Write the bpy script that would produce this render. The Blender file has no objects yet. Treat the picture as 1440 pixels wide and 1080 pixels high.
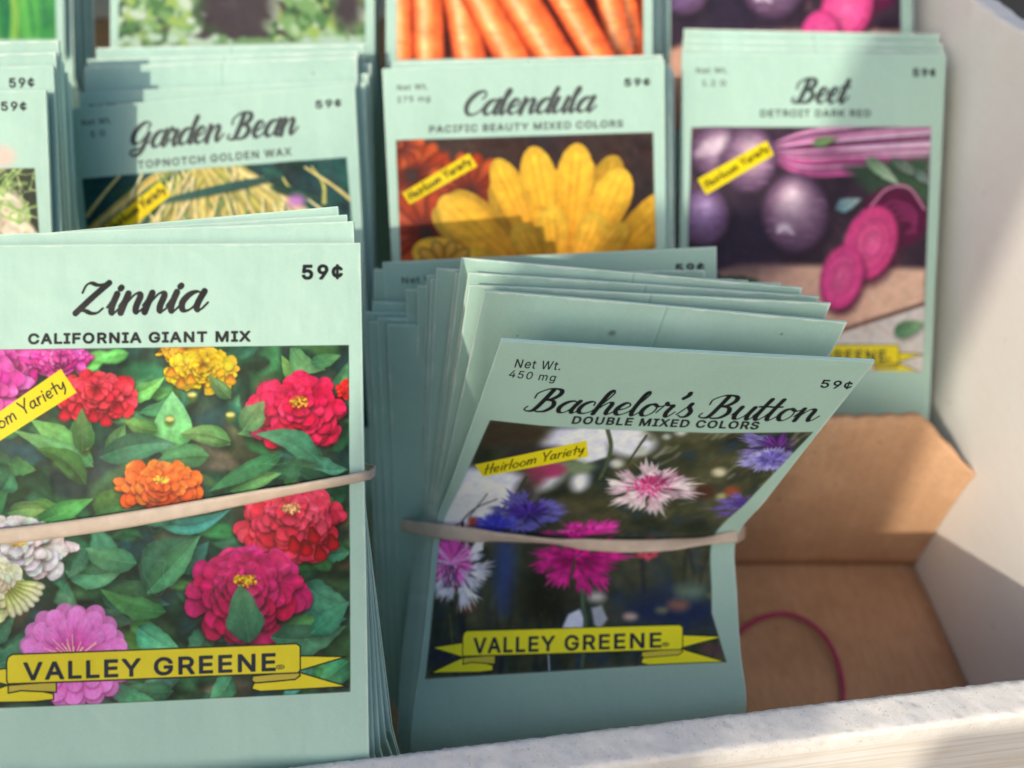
import bpy, bmesh, math, random, json
import numpy as np
from mathutils import Vector, Matrix

PI = math.pi
S = bpy.context.scene
COL = S.collection
random.seed(4)

# ---------------------------------------------------------------- camera, sky, sun, exposure
CAM_H, PITCH, FPX = 24.2, math.radians(40), 1200.0          # cm above the box floor, looking down, focal length for a 1440-wide frame
cam = bpy.data.cameras.new('camera'); cam_o = bpy.data.objects.new('camera', cam); COL.objects.link(cam_o)
cam_o.location = (0, 0, CAM_H*.01); cam_o.rotation_euler = (PI/2-PITCH, 0, 0)
cam.sensor_width = 36; cam.lens = 36*FPX/1440
cam.clip_start = .005; cam.clip_end = 500
cam.dof.use_dof = True; cam.dof.focus_distance = .188; cam.dof.aperture_fstop = 7.2
S.camera = cam_o

SUN_DIR = Vector((5.2, 8.4, -4.9)).normalized()             # the way the light travels
sun = bpy.data.lights.new('sun', 'SUN'); sun.energy = 2.9; sun.angle = math.radians(.5); sun.color = (1, .89, .70)
sun_o = bpy.data.objects.new('sun', sun); COL.objects.link(sun_o)
sun_o.rotation_euler = SUN_DIR.to_track_quat('-Z', 'Y').to_euler(); sun_o.location = (-1, -3, 2)
world = bpy.data.worlds.new('World'); S.world = world; world.use_nodes = True
wn = world.node_tree.nodes; wl = world.node_tree.links
bg = wn['Background']; sky = wn.new('ShaderNodeTexSky'); sky.sky_type = 'NISHITA'; sky.sun_disc = False; sky.dust_density = 3.0
sky.sun_elevation = math.asin(-SUN_DIR.z); sky.sun_rotation = math.atan2(-SUN_DIR.x, -SUN_DIR.y)
wl.new(sky.outputs[0], bg.inputs[0]); bg.inputs[1].default_value = .15
S.view_settings.view_transform = 'Standard'; S.view_settings.look = 'None'
S.view_settings.exposure = -.02; S.view_settings.gamma = 1; S.view_settings.use_curve_mapping = False
S.render.engine = 'CYCLES'
S.cycles.max_bounces = 8; S.cycles.diffuse_bounces = 4; S.cycles.use_denoising = True

# ---------------------------------------------------------------- small helpers
_c, _s = math.cos(PITCH), math.sin(PITCH)
def at(px, py, d):
    """a point d cm along the optical axis that shows at pixel (px, py) of the 1440x1080 photograph, in metres"""
    x, y = (px-720)/FPX*d, (py-540)/FPX*d
    return Vector((x, d*_c-y*_s, CAM_H-(y*_c+d*_s)))*.01
def tag(o, label=None, cat=None, group=None, kind=None):
    for k, v in (('label', label), ('category', cat), ('group', group), ('kind', kind)):
        if v: o[k] = v
    return o
def link(name, me, mats, parent=None):
    o = bpy.data.objects.new(name, me); COL.objects.link(o)
    for m in mats:
        me.materials.append(m)
    if parent: o.parent = parent
    return o
def mesh(name, verts, faces, smooth=True):
    me = bpy.data.meshes.new(name); me.from_pydata([tuple(v) for v in verts], [], faces); me.update()
    if smooth: me.polygons.foreach_set('use_smooth', [True]*len(me.polygons))
    return me
def empty(name, loc=(0, 0, 0)):
    o = bpy.data.objects.new(name, None); o.empty_display_size = .01; o.location = loc; COL.objects.link(o); return o

# ---------------------------------------------------------------- materials
def new_mat(name, rough=.6, spec=.3):
    m = bpy.data.materials.new(name); m.use_nodes = True; n = m.node_tree.nodes; b = n['Principled BSDF']
    b.inputs['Roughness'].default_value = rough; b.inputs['Specular IOR Level'].default_value = spec
    return m, n, m.node_tree.links, b
def noise_node(n, l, scale, detail=5, rough=.6, vec=None):
    t = n.new('ShaderNodeTexNoise'); t.inputs['Scale'].default_value = scale; t.inputs['Detail'].default_value = detail; t.inputs['Roughness'].default_value = rough
    if vec: l.new(vec, t.inputs['Vector'])
    return t
def ramp(n, l, fac, stops):
    r = n.new('ShaderNodeValToRGB'); e = r.color_ramp.elements
    while len(e) < len(stops): e.new(.5)
    for q, (p, c) in zip(e, stops): q.position = p; q.color = (*c, 1)
    l.new(fac, r.inputs[0]); return r
def bump(n, l, b, height, strength, dist):
    u = n.new('ShaderNodeBump'); u.inputs['Strength'].default_value = strength; u.inputs['Distance'].default_value = dist
    l.new(height, u.inputs['Height'])
    if b.inputs['Normal'].is_linked: l.new(b.inputs['Normal'].links[0].from_socket, u.inputs['Normal'])
    l.new(u.outputs[0], b.inputs['Normal']); return u
def coords(n, l, scale=(1, 1, 1), which='Object'):
    t = n.new('ShaderNodeTexCoord'); m = n.new('ShaderNodeMapping'); m.inputs['Scale'].default_value = scale
    l.new(t.outputs[which], m.inputs['Vector']); return m.outputs[0]

def white_paint(name, g_amt):
    m, n, l, b = new_mat(name, .6, .25)
    v = coords(n, l, (1, 1, 1)); big = noise_node(n, l, 28, 4, .6, v); fine = noise_node(n, l, 900, 4, .7, v)
    r = ramp(n, l, big.outputs[0], [(.3, (.84, .82, .81)), (.7, (.87, .86, .855))])
    g = coords(n, l, (18, 120, 700)); grain = noise_node(n, l, 1.0, 4, .6, g)
    mx = n.new('ShaderNodeMixRGB'); mx.blend_type = 'MULTIPLY'; mx.inputs[0].default_value = .6*g_amt
    r2 = ramp(n, l, grain.outputs[0], [(.35, (.72, .62, .46)), (.6, (1, 1, 1))])
    l.new(r.outputs[0], mx.inputs[1]); l.new(r2.outputs[0], mx.inputs[2])
    # dents and scuffs
    sp = noise_node(n, l, 160, 3, .5, v); r3 = ramp(n, l, sp.outputs[0], [(.70, (1, 1, 1)), (.78, (.62, .55, .48))])
    m2 = n.new('ShaderNodeMixRGB'); m2.blend_type = 'MULTIPLY'; m2.inputs[0].default_value = .5
    l.new(mx.outputs[0], m2.inputs[1]); l.new(r3.outputs[0], m2.inputs[2]); l.new(m2.outputs[0], b.inputs['Base Color'])
    bump(n, l, b, grain.outputs[0], .35*g_amt, .0004); bump(n, l, b, fine.outputs[0], .06, .0002)
    return m
def rough_rim():
    m, n, l, b = new_mat('worn_white_rim', .8, .2)
    v = coords(n, l); a = noise_node(n, l, 420, 5, .7, v); c = noise_node(n, l, 1600, 3, .7, v); k = noise_node(n, l, 60, 3, .6, v)
    r = ramp(n, l, a.outputs[0], [(.3, (.79, .76, .73)), (.48, (.83, .81, .79)), (.7, (.86, .85, .84))])
    r2 = ramp(n, l, c.outputs[0], [(.30, (.42, .32, .24)), (.40, (1, 1, 1))])
    mx = n.new('ShaderNodeMixRGB'); mx.blend_type = 'MULTIPLY'; mx.inputs[0].default_value = .55
    l.new(r.outputs[0], mx.inputs[1]); l.new(r2.outputs[0], mx.inputs[2]); l.new(mx.outputs[0], b.inputs['Base Color'])
    bump(n, l, b, a.outputs[0], .25, .0004); bump(n, l, b, c.outputs[0], .15, .0002)
    return m
def cardboard():
    m, n, l, b = new_mat('brown_cardboard', .72, .2)
    v = coords(n, l); big = noise_node(n, l, 22, 4, .6, v); fib = noise_node(n, l, 1.0, 5, .7, coords(n, l, (900, 140, 900)))
    r = ramp(n, l, big.outputs[0], [(.3, (.58, .36, .225)), (.7, (.68, .435, .28))])
    r2 = ramp(n, l, fib.outputs[0], [(.3, (.78, .74, .70)), (.65, (1.06, 1.04, 1.0))])
    mx = n.new('ShaderNodeMixRGB'); mx.blend_type = 'MULTIPLY'; mx.inputs[0].default_value = .7
    l.new(r.outputs[0], mx.inputs[1]); l.new(r2.outputs[0], mx.inputs[2]); l.new(mx.outputs[0], b.inputs['Base Color'])
    w = n.new('ShaderNodeTexWave'); w.inputs['Scale'].default_value = 55; w.inputs['Distortion'].default_value = .6; l.new(v, w.inputs['Vector'])
    w.bands_direction = 'X'; w.inputs['Scale'].default_value = 70
    sp = noise_node(n, l, 420, 2, .5, v); r3 = ramp(n, l, sp.outputs[0], [(.70, (1, 1, 1)), (.76, (.45, .38, .32))])
    st = noise_node(n, l, 34, 5, .65, v); r4 = ramp(n, l, st.outputs[0], [(.42, (.80, .76, .72)), (.56, (1, 1, 1))])
    wv = ramp(n, l, w.outputs['Fac'], [(.0, (.93, .92, .91)), (1., (1, 1, 1))]); q = mx.outputs[0]
    for r_, k_ in ((r3, .7), (r4, .55), (wv, .3)):
        m2 = n.new('ShaderNodeMixRGB'); m2.blend_type = 'MULTIPLY'; m2.inputs[0].default_value = k_; l.new(q, m2.inputs[1]); l.new(r_.outputs[0], m2.inputs[2]); q = m2.outputs[0]
    l.new(q, b.inputs['Base Color'])
    bump(n, l, b, w.outputs['Fac'], .12, .0004); bump(n, l, b, fib.outputs[0], .3, .0003); bump(n, l, b, st.outputs[0], .3, .0008)
    return m
def rubber(name, c0, c1):
    m, n, l, b = new_mat(name, .55, .35)
    a = noise_node(n, l, 260, 4, .6, coords(n, l)); r = ramp(n, l, a.outputs[0], [(.3, c0), (.7, c1)]); l.new(r.outputs[0], b.inputs['Base Color'])
    b.inputs['Subsurface Weight'].default_value = .08; b.inputs['Subsurface Radius'].default_value = (.002, .0015, .001)
    bump(n, l, b, a.outputs[0], .3, .0003); return m
def paper_common(n, l, b):
    v = coords(n, l); w = noise_node(n, l, 55, 3, .5, v); f = noise_node(n, l, 1500, 3, .6, v)
    w2 = noise_node(n, l, 1., 3, .55, coords(n, l, (120, 30, 30))); bump(n, l, b, w2.outputs[0], .35, .001)
    w3 = noise_node(n, l, 26, 2, .5, v); bump(n, l, b, w3.outputs[0], .5, .003); bump(n, l, b, w.outputs[0], .7, .0018); bump(n, l, b, f.outputs[0], .12, .0001)
    r = ramp(n, l, w.outputs[0], [(.3, (.46, .46, .46)), (.7, (.58, .58, .58))]); l.new(r.outputs[0], b.inputs['Roughness'])
def paper(name, k=1.):
    m, n, l, b = new_mat(name, .5, .3)
    a = noise_node(n, l, 40, 4, .6, coords(n, l)); c = lin(PAPER)*k
    r = ramp(n, l, a.outputs[0], [(.3, tuple(c*.94)), (.7, tuple(np.minimum(c*1.05, .9)))]); l.new(r.outputs[0], b.inputs['Base Color'])
    paper_common(n, l, b); return m
def printed(name, art):
    h, w, _ = art.shape
    im = bpy.data.images.new(name, w, h)
    px = np.ones((h, w, 4), np.float32); px[..., :3] = art[::-1]; im.pixels.foreach_set(px.ravel()); im.update(); im.pack()
    m, n, l, b = new_mat(name, .5, .18)
    t = n.new('ShaderNodeTexImage'); t.image = im; t.interpolation = 'Cubic'; t.extension = 'EXTEND'
    u = n.new('ShaderNodeUVMap'); u.uv_map = 'print'; l.new(u.outputs[0], t.inputs[0]); l.new(t.outputs[0], b.inputs['Base Color'])
    paper_common(n, l, b); return m

# ---------------------------------------------------------------- printing press: small vector painter used for the printed packet fronts
def hom(src, dst):
    A = []; b = []
    for (x, y), (u, v) in zip(src, dst):
        A.append([x, y, 1, 0, 0, 0, -u*x, -u*y]); b.append(u)
        A.append([0, 0, 0, x, y, 1, -v*x, -v*y]); b.append(v)
    h = np.linalg.solve(np.array(A, float), np.array(b, float))
    return np.append(h, 1).reshape(3, 3)

def gblur(a, s):
    r = max(1, int(s*2.5)); k = np.exp(-0.5*(np.arange(-r, r+1)/s)**2); k /= k.sum()
    for ax in (0, 1):
        p = np.pad(a, [(r, r) if i == ax else (0, 0) for i in range(a.ndim)], mode='edge')
        o = np.zeros_like(a)
        for i, w in enumerate(k):
            sl = [slice(None)]*a.ndim; sl[ax] = slice(i, i+a.shape[ax]); o += w*p[tuple(sl)]
        a = o
    return a

def vnoise(h, w, cell, rs):
    gh, gw = int(h/cell)+3, int(w/cell)+3
    g = rs.rand(gh, gw)
    y = np.arange(h)/cell; x = np.arange(w)/cell
    yi = y.astype(int); xi = x.astype(int); fy = y-yi; fx = x-xi
    fy = fy*fy*(3-2*fy); fx = fx*fx*(3-2*fx)
    a = g[yi][:, xi]*(1-fx)+g[yi][:, xi+1]*fx
    b = g[yi+1][:, xi]*(1-fx)+g[yi+1][:, xi+1]*fx
    return a*(1-fy[:, None])+b*fy[:, None]

def fnoise(h, w, cell, rs, octv=4):
    o = 0; amp = 1; tot = 0
    for i in range(octv):
        o = o+amp*vnoise(h, w, max(cell, 1.5), rs); tot += amp; amp *= .55; cell /= 2.1
    return o/tot

def spline(pts, n=6):
    p = np.array(pts, float)
    if len(p) < 3: 
        t = np.linspace(0, 1, n+1)[:, None]; return p[0]*(1-t)+p[-1]*t
    q = np.vstack([2*p[0]-p[1], p, 2*p[-1]-p[-2]]); out = []
    for i in range(1, len(q)-2):
        a, b, c, d = q[i-1:i+3]
        for t in np.arange(n)/n:
            out.append(.5*(2*b+(c-a)*t+(2*a-5*b+4*c-d)*t*t+(3*b-a-3*c+d)*t**3))
    out.append(p[-1]); return np.array(out)

C255 = lambda *c: np.array(c, float)/255.

class Canvas:
    def __init__(s, quads, w, h, paper, seed):
        # quads: list of (four corners in drawing units TL TR BR BL, v0, v1)
        s.w, s.h = w, h
        s.img = np.empty((h, w, 3)); s.img[:] = paper
        s.rs = np.random.RandomState(seed); s.clip = None
        s.H = [(hom(q, [(0, v0*h), (w, v0*h), (w, v1*h), (0, v1*h)]), v1*h) for q, v0, v1 in quads]
        q = quads[0][0]; s.sc = w/np.hypot(q[1][0]-q[0][0], q[1][1]-q[0][1])
    def m(s, pts):
        p = np.array(pts, float).reshape(-1, 2); o = None
        for H, vmax in s.H:
            r = np.c_[p, np.ones(len(p))] @ H.T; r = r[:, :2]/r[:, 2:3]
            if o is None: o = r; lim = vmax
            else: o = np.where(o[:, 1:2] > lim, r, o); lim = vmax
        return o
    def box(s, P, pad):
        x0, y0 = np.floor(P.min(0)-pad).astype(int); x1, y1 = np.ceil(P.max(0)+pad).astype(int)+1
        return max(x0, 0), max(y0, 0), min(x1, s.w), min(y1, s.h)
    def put(s, b, cov, col):
        x0, y0, x1, y1 = b
        if s.clip is not None: cov = cov*s.clip[y0:y1, x0:x1]
        d = s.img[y0:y1, x0:x1]; d += cov[..., None]*(col-d)
    def sd(s, loops, b):
        x0, y0, x1, y1 = b
        X, Y = np.meshgrid(np.arange(x0, x1)+.5, np.arange(y0, y1)+.5)
        best = np.full(X.shape, 1e9); wn = np.zeros(X.shape)
        for P in loops:
            Q = np.roll(P, -1, 0)
            for (ax, ay), (bx, by) in zip(P, Q):
                dx, dy = bx-ax, by-ay; L = dx*dx+dy*dy+1e-9
                t = np.clip(((X-ax)*dx+(Y-ay)*dy)/L, 0, 1)
                best = np.minimum(best, (X-ax-t*dx)**2+(Y-ay-t*dy)**2)
                cr = dx*(Y-ay)-dy*(X-ax)
                wn += ((ay <= Y) & (by > Y) & (cr > 0)).astype(float)-((ay > Y) & (by <= Y) & (cr < 0))
        return np.sqrt(best)*np.where(wn != 0, 1, -1), X, Y
    def poly(s, pts, c0, c1=None, ax=None, alpha=1, soft=1., rim=None, rimw=3., grow=0, loops=None, streak=0, raw=False):
        L = [p if raw else s.m(p) for p in (loops if loops is not None else [pts])]
        b = s.box(np.vstack(L), soft+grow+1)
        if b[2] <= b[0] or b[3] <= b[1]: return
        sd, X, Y = s.sd(L, b)
        cov = np.clip(.5+(sd+grow)/soft, 0, 1)*alpha
        col = np.array(c0, float)
        if c1 is not None:
            a, e = (s.m([ax[0]])[0], s.m([ax[1]])[0]) if ax is not None else (L[0][0], L[0][len(L[0])//2])
            d = e-a; t = np.clip(((X-a[0])*d[0]+(Y-a[1])*d[1])/(d@d+1e-9), 0, 1)[..., None]
            col = col*(1-t)+np.array(c1)*t
            if streak:
                wv = ((X-a[0])*-d[1]+(Y-a[1])*d[0])/(np.sqrt(d@d)+1e-9)
                col = col*(1+streak*np.sin(wv*1.3+a[0])[..., None]*(1-.4*t))
        if rim is not None:
            f = np.clip(sd/(rimw*s.sc), 0, 1)[..., None]; col = col*(rim+(1-rim)*f)
        s.put(b, cov, np.clip(col, 0, 1))
    def stroke(s, pts, w, col, alpha=1, soft=1., raww=False):
        P = s.m(pts); W = np.broadcast_to(np.asarray(w, float), (len(P),))*(1 if raww else s.sc)
        b = s.box(P, W.max()+soft+1)
        if b[2] <= b[0] or b[3] <= b[1]: return
        X, Y = np.meshgrid(np.arange(b[0], b[2])+.5, np.arange(b[1], b[3])+.5)
        best = np.full(X.shape, -1e9)
        for i in range(len(P)-1):
            ax, ay = P[i]; dx, dy = P[i+1]-P[i]
            t = np.clip(((X-ax)*dx+(Y-ay)*dy)/(dx*dx+dy*dy+1e-9), 0, 1)
            best = np.maximum(best, W[i]+(W[i+1]-W[i])*t-np.sqrt((X-ax-t*dx)**2+(Y-ay-t*dy)**2))
        s.put(b, np.clip(.5+best/soft, 0, 1)*alpha, np.array(col))
    def blob(s, cx, cy, rx, ry, col, soft=.5, alpha=1, rot=0, c1=None):
        # soft ellipse, soft = fraction of the radius that fades
        a = np.linspace(0, 2*PI, 25)[:-1]; ca, sa = math.cos(rot), math.sin(rot)
        pts = np.c_[cx+rx*np.cos(a)*ca-ry*np.sin(a)*sa, cy+rx*np.cos(a)*sa+ry*np.sin(a)*ca]
        s.poly(pts, col, c1, ax=((cx, cy-ry), (cx, cy+ry)) if c1 is not None else None, alpha=alpha, soft=max(1., 2*soft*min(rx, ry)*s.sc))
    def set_clip(s, pts, soft=1.5):
        if pts is None: s.clip = None; return
        P = s.m(pts); sd, _, _ = s.sd([P], (0, 0, s.w, s.h)); s.clip = np.clip(.5+sd/soft, 0, 1)
    def ground(s, c0, c1, c2, cell, contrast=1.6):
        n = fnoise(s.h, s.w, cell*s.sc, s.rs); n = np.clip((n-.5)*contrast+.5, 0, 1)[..., None]
        k = np.clip((fnoise(s.h, s.w, cell*.6*s.sc, s.rs)-.55)*3, 0, 1)[..., None]
        col = np.array(c0)*(1-n)+np.array(c1)*n; col = col*(1-k)+np.array(c2)*k
        m = s.clip[..., None]; s.img = s.img*(1-m)+col*m
    def blur(s, sig):
        m = s.clip[..., None]; s.img = s.img*(1-m)+gblur(s.img*m, sig*s.sc)/np.maximum(gblur(m, sig*s.sc), 1e-3)*m
    def mottle(s, amp, cell):
        m = s.clip[..., None]; k = 1+amp*2*(np.stack([fnoise(s.h, s.w, cell*s.sc, s.rs)]*3, -1)-.5)+amp*.3*(np.stack([fnoise(s.h, s.w, cell*s.sc, s.rs, 2) for _ in range(3)], -1)-.5)
        s.img = np.clip(s.img*(1-m+m*k), 0, 1)
    def punch(s, c, sat=1., gam=1.):
        m = s.clip[..., None]; g = s.img.mean(-1, keepdims=True); q = g+(s.img-g)*sat; q = np.clip(.42+(q-.42)*c, 0, 1)**gam; s.img = s.img*(1-m)+q*m
    def grain(s, amp):
        n = s.rs.randn(s.h, s.w, 1)*.6+gblur(s.rs.randn(s.h, s.w, 3), 1.5)*1.5
        s.img = np.clip(s.img*(1+amp*n), 0, 1)

# ---- type -------------------------------------------------------------------------------------------------------------------------------
def sans(cv, txt, p0, p1, up, col, bold=0.0, skew=0.0, soft=1., alpha=1):
    """grotesque capitals from p0 to p1 (ends of the baseline); up = vector to cap height"""
    x = 0; L = []
    for ch in txt:
        if ch == ' ': x += 42; continue
        adv, cs = GLYPH[ch]
        for c in cs:
            g = np.array(c, float); L.append(np.c_[x+adv*.5+(g[:, 0]-adv*.5)*.87, g[:, 1]*1.03])
        x += adv
    p0 = np.array(p0, float); d = (np.array(p1, float)-p0)/max(x-8, 1); u = np.array(up, float)/146.
    groups = [p0+q[:, :1]*d+q[:, 1:]*(u+skew*d*0) for q in L]
    # draw glyph by glyph
    x = 0; i = 0
    for ch in txt:
        if ch == ' ': continue
        n = len(GLYPH[ch][1]); lp = [cv.m(g) for g in groups[i:i+n]]; i += n
        cv.poly(None, col, loops=lp, raw=True, grow=bold*cv.sc, soft=soft, alpha=alpha)

SCRIPT = {
 'a': (1.0, [[(.8,.84),(.58,1),(.27,.85),(.08,.45),(.17,.08),(.38,0),(.6,.2),(.8,.75)], [(.87,1),(.77,.55),(.75,.18),(.86,0),(1.0,.1),(1.17,.4)]]),
 'c': (.78, [[(.66,.7),(.62,.95),(.42,1),(.16,.75),(.08,.35),(.2,.05),(.42,0),(.65,.12),(.88,.4)]]),
 'd': (1.0, [[(.8,.84),(.58,1),(.27,.85),(.08,.45),(.17,.08),(.38,0),(.6,.2),(.8,.75)], [(.95,2.0),(.83,1.2),(.76,.2),(.86,0),(1.0,.1),(1.17,.4)]]),
 'e': (.76, [[(.1,.42),(.4,.5),(.6,.76),(.5,.98),(.3,.97),(.1,.6),(.1,.25),(.28,0),(.5,.05),(.88,.42)]]),
 'h': (1.02, [[(.0,.3),(.28,1.0),(.45,1.75),(.36,2.03),(.22,1.8),(.15,1.0),(.12,0)], [(.14,.3),(.4,.85),(.58,1),(.71,.85),(.68,.3),(.76,0),(.93,.1),(1.12,.42)]]),
 'i': (.5, [[(-.05,.3),(.18,.98)], [(.2,1),(.15,.4),(.2,.05),(.33,0),(.58,.42)], [(.3,1.5),(.27,1.42)]]),
 'l': (.5, [[(-.02,.3),(.25,1.1),(.41,1.8),(.32,2.03),(.2,1.7),(.13,.6),(.18,.08),(.32,0),(.58,.42)]]),
 'n': (1.02, [[(-.05,.35),(.16,.98)], [(.18,1),(.14,.5),(.11,0)], [(.14,.3),(.42,.88),(.6,1),(.73,.85),(.69,.3),(.77,0),(.94,.1),(1.12,.42)]]),
 'o': (.86, [[(.45,1),(.2,.85),(.08,.4),(.22,.03),(.45,.02),(.66,.35),(.66,.75),(.45,1)], [(.5,.97),(.72,.8),(.96,.92)]]),
 'r': (.72, [[(-.05,.3),(.16,1.12)], [(.16,1.12),(.27,.95),(.46,.95),(.55,.86)], [(.53,.9),(.43,.35),(.5,.03),(.63,0),(.82,.4)]]),
 's': (.66, [[(-.05,.2),(.34,1.12)], [(.34,1.12),(.32,.85),(.52,.5),(.48,.12),(.26,0),(.06,.14)]]),
 't': (.56, [[(-.02,.3),(.2,1.0)], [(.33,1.75),(.21,1.0),(.14,.3),(.2,.03),(.33,0),(.6,.4)], [(-.02,1.1),(.5,1.13)]]),
 'u': (1.0, [[(-.05,.35),(.15,.98)], [(.18,1),(.1,.45),(.15,.08),(.32,0),(.55,.25),(.75,.9)], [(.8,1),(.71,.45),(.75,.08),(.88,0),(1.12,.42)]]),
 "'": (.3, [[(.2,2.05),(.2,1.85),(.06,1.6)]]),
 'Z': (1.42, [[(.1,1.35),(.16,1.8),(.34,1.95),(.7,1.8),(1.12,1.93)], [(1.12,1.93),(.6,1.05),(.08,.06)], [(.08,.08),(.4,.22),(.75,.03),(1.02,.05),(1.2,.32)]]),
 'B': (1.42, [[(.62,1.86),(.5,.95),(.34,.15),(.08,0),(-.14,.14),(-.08,.4)], [(-.02,1.15),(.0,1.6),(.45,1.98),(.98,1.92),(1.1,1.55),(.88,1.15),(.52,1.0)], [(.55,1.02),(.98,.94),(1.13,.5),(.9,.08),(.52,0),(.34,.14)]]),
 'C': (1.22, [[(.98,1.3),(1.12,1.65),(.92,1.95),(.52,1.75),(.2,1.2),(.13,.6),(.33,.1),(.65,0),(.97,.2),(1.2,.55)]]),
 'G': (1.36, [[(.95,1.45),(1.06,1.78),(.78,1.97),(.4,1.7),(.12,1.1),(.14,.6),(.38,.36),(.7,.55),(1.0,1.05)], [(1.08,1.1),(.96,.4),(.78,-.3),(.45,-.55),(.15,-.4),(.2,-.15),(.7,.02),(1.2,.4)]]),
}
HAND = {
 'H': (1.0, [[(.12,1.9),(.08,0)],[(.72,1.9),(.66,.0)],[(-.08,.95),(.9,1.02)]]), 'V': (.95, [[(.0,1.9),(.38,.7),(.4,0)],[(.85,1.95),(.4,.7)]]),
 'e': (.78, [[(.1,.5),(.5,.55),(.52,.9),(.25,1),(.06,.5),(.25,.02),(.6,.15)]]), 'i': (.4, [[(.18,1),(.15,0)],[(.22,1.5),(.22,1.42)]]),
 'r': (.6, [[(.12,1.05),(.12,0)],[(.12,.5),(.3,.95),(.52,.95)]]), 'l': (.4, [[(.2,1.9),(.14,0)]]),
 'o': (.85, [[(.4,1),(.08,.6),(.2,.05),(.55,.05),(.68,.6),(.4,1)]]), 'm': (1.2, [[(.1,1),(.1,0)],[(.1,.5),(.3,1),(.5,.85),(.5,0)],[(.5,.5),(.75,1),(.95,.85),(.98,0)]]),
 'a': (.85, [[(.6,.9),(.3,1),(.08,.5),(.22,.05),(.5,.25),(.62,.9)],[(.62,1),(.6,.2),(.75,0)]]), 't': (.6, [[(.28,1.7),(.25,0)],[(-.05,1.05),(.6,1.12)]]),
 'y': (.8, [[(.08,1),(.15,.4),(.35,.3),(.6,.95)],[(.62,1),(.55,.0),(.3,-.6)]]),
}
def penned(cv, txt, p0, p1, up, col, font, wmax, wmin, slant=0., soft=1., space=.55, alpha=1, xh=1.):
    S = []; x = 0
    for ch in txt:
        if ch == ' ': x += space; continue
        adv, st = font[ch]
        for q in st:
            q = spline(q, 7)
            if xh != 1 and ch.islower(): q[:, 1] = np.where(q[:, 1] < 1, q[:, 1]*xh, xh+(q[:, 1]-1)*(2.05-xh)/1.05)
            S.append(q+[x, 0])
        x += adv
    p0 = np.array(p0, float); d = (np.array(p1, float)-p0)/x; u = np.array(up, float)/2.
    for q in S:
        t = np.gradient(q, axis=0); n = np.hypot(t[:, 0], t[:, 1])+1e-9; v = -t[:, 1]/n
        w = wmin+(wmax-wmin)*np.where(v > 0, np.clip(v, 0, 1)**.8, .12*np.abs(v))
        w = np.where(np.abs(v) < .35, np.maximum(w, wmin+(wmax-wmin)*.28), w)
        w = np.convolve(np.pad(w, 2, mode='edge'), np.ones(5)/5, 'valid')
        cv.stroke(p0+(q[:, :1]+slant*q[:, 1:])*d+q[:, 1:]*u, w, col, soft=soft, alpha=alpha)

INK = C255(24, 26, 30)
def tag_label(cv, corners, base, up, col=(.93, .86, .05), hw=1.1):
    cv.poly(corners, np.array(col))
    penned(cv, 'Heirloom Variety', base[0], base[1], up, C255(30, 28, 16), HAND, hw, hw*.85)

def ribbon(cv, a, b, hgt, sl=1., reg=True):
    """yellow ribbon: a, b = lower ends of the straight band, hgt = its height (drawing units)"""
    a = np.array(a, float); b = np.array(b, float); X = b-a; L = np.hypot(*X); k = L/407.; U = np.array([0., -hgt])
    Y1 = C255(240, 226, 44); Y2 = C255(206, 190, 70); O = C255(30, 34, 20)
    P = lambda x, y: a+X*(x/407.)+U*(y/41.)
    lw = .9*k
    def shape(pts, c):
        cv.poly([P(*q) for q in pts], c); cv.stroke([P(*q) for q in pts+[pts[0]]], lw, O)
    shape([(-68, 22),(2, 27),(2, -1),(-8, 2)], Y1) if False else None
    shape([(-70, 16),(4, 22),(4, -2)], Y1); shape([(-70, -25),(4, -1),(66, -16),(66, -24),(40, -26)], Y1)
    shape([(470, 20),(402, 24),(402, 2)], Y1); shape([(472, -22),(402, 2),(345, -8),(340, -20),(352, -24)], Y1)
    shape([(2, -2),(70, 1),(70, -14),(20, -10),(2, -13)], Y2); shape([(405, 2),(342, -2),(340, -8),(345, -12),(400, -9),(407, -4)], Y2)
    shape([(2, 0),(404, 0),(407, 4),(407, 37),(402, 41),(8, 41),(2, 37),(0, 30),(0, 4)], Y1)
    sans(cv, 'VALLEY GREENE', P(22, 5), P(374, 5), U*.78, C255(28, 40, 60), bold=1.1*k)
    if reg: sans(cv, '®', P(372, 4), P(386, 4), U*.28, C255(28, 40, 60))

# ---- botany ------------------------------------------------------------------------------------------------------------------------------
def petal(cv, bx, by, tx, ty, wd, c0, c1, rim=.6, tipw=.75, soft=1.2, streak=.0, jag=0, alpha=1):
    b = np.array([bx, by], float); t = np.array([tx, ty], float); d = t-b; n = np.array([-d[1], d[0]]); n /= (np.hypot(*n)+1e-9)
    prof = [(0, .28), (.18, .46), (.36, .68), (.54, .86), (.68, .96)]+[(.74+.26*math.sin(q), max(.02, math.cos(q))*(.45+.55*tipw)) for q in (.1, .45, .8, 1.1, 1.35, 1.52)]
    l = [b+d*s+n*w*wd for s, w in prof]; r = [b+d*s-n*w*wd for s, w in prof][::-1]
    if jag: l = [p+cv.rs.randn(2)*jag for p in l]; r = [p+cv.rs.randn(2)*jag for p in r]
    cv.poly(l+r, c0, c1, ax=(b, t), rim=rim, rimw=wd*.55, soft=soft, streak=streak, alpha=alpha)

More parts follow.
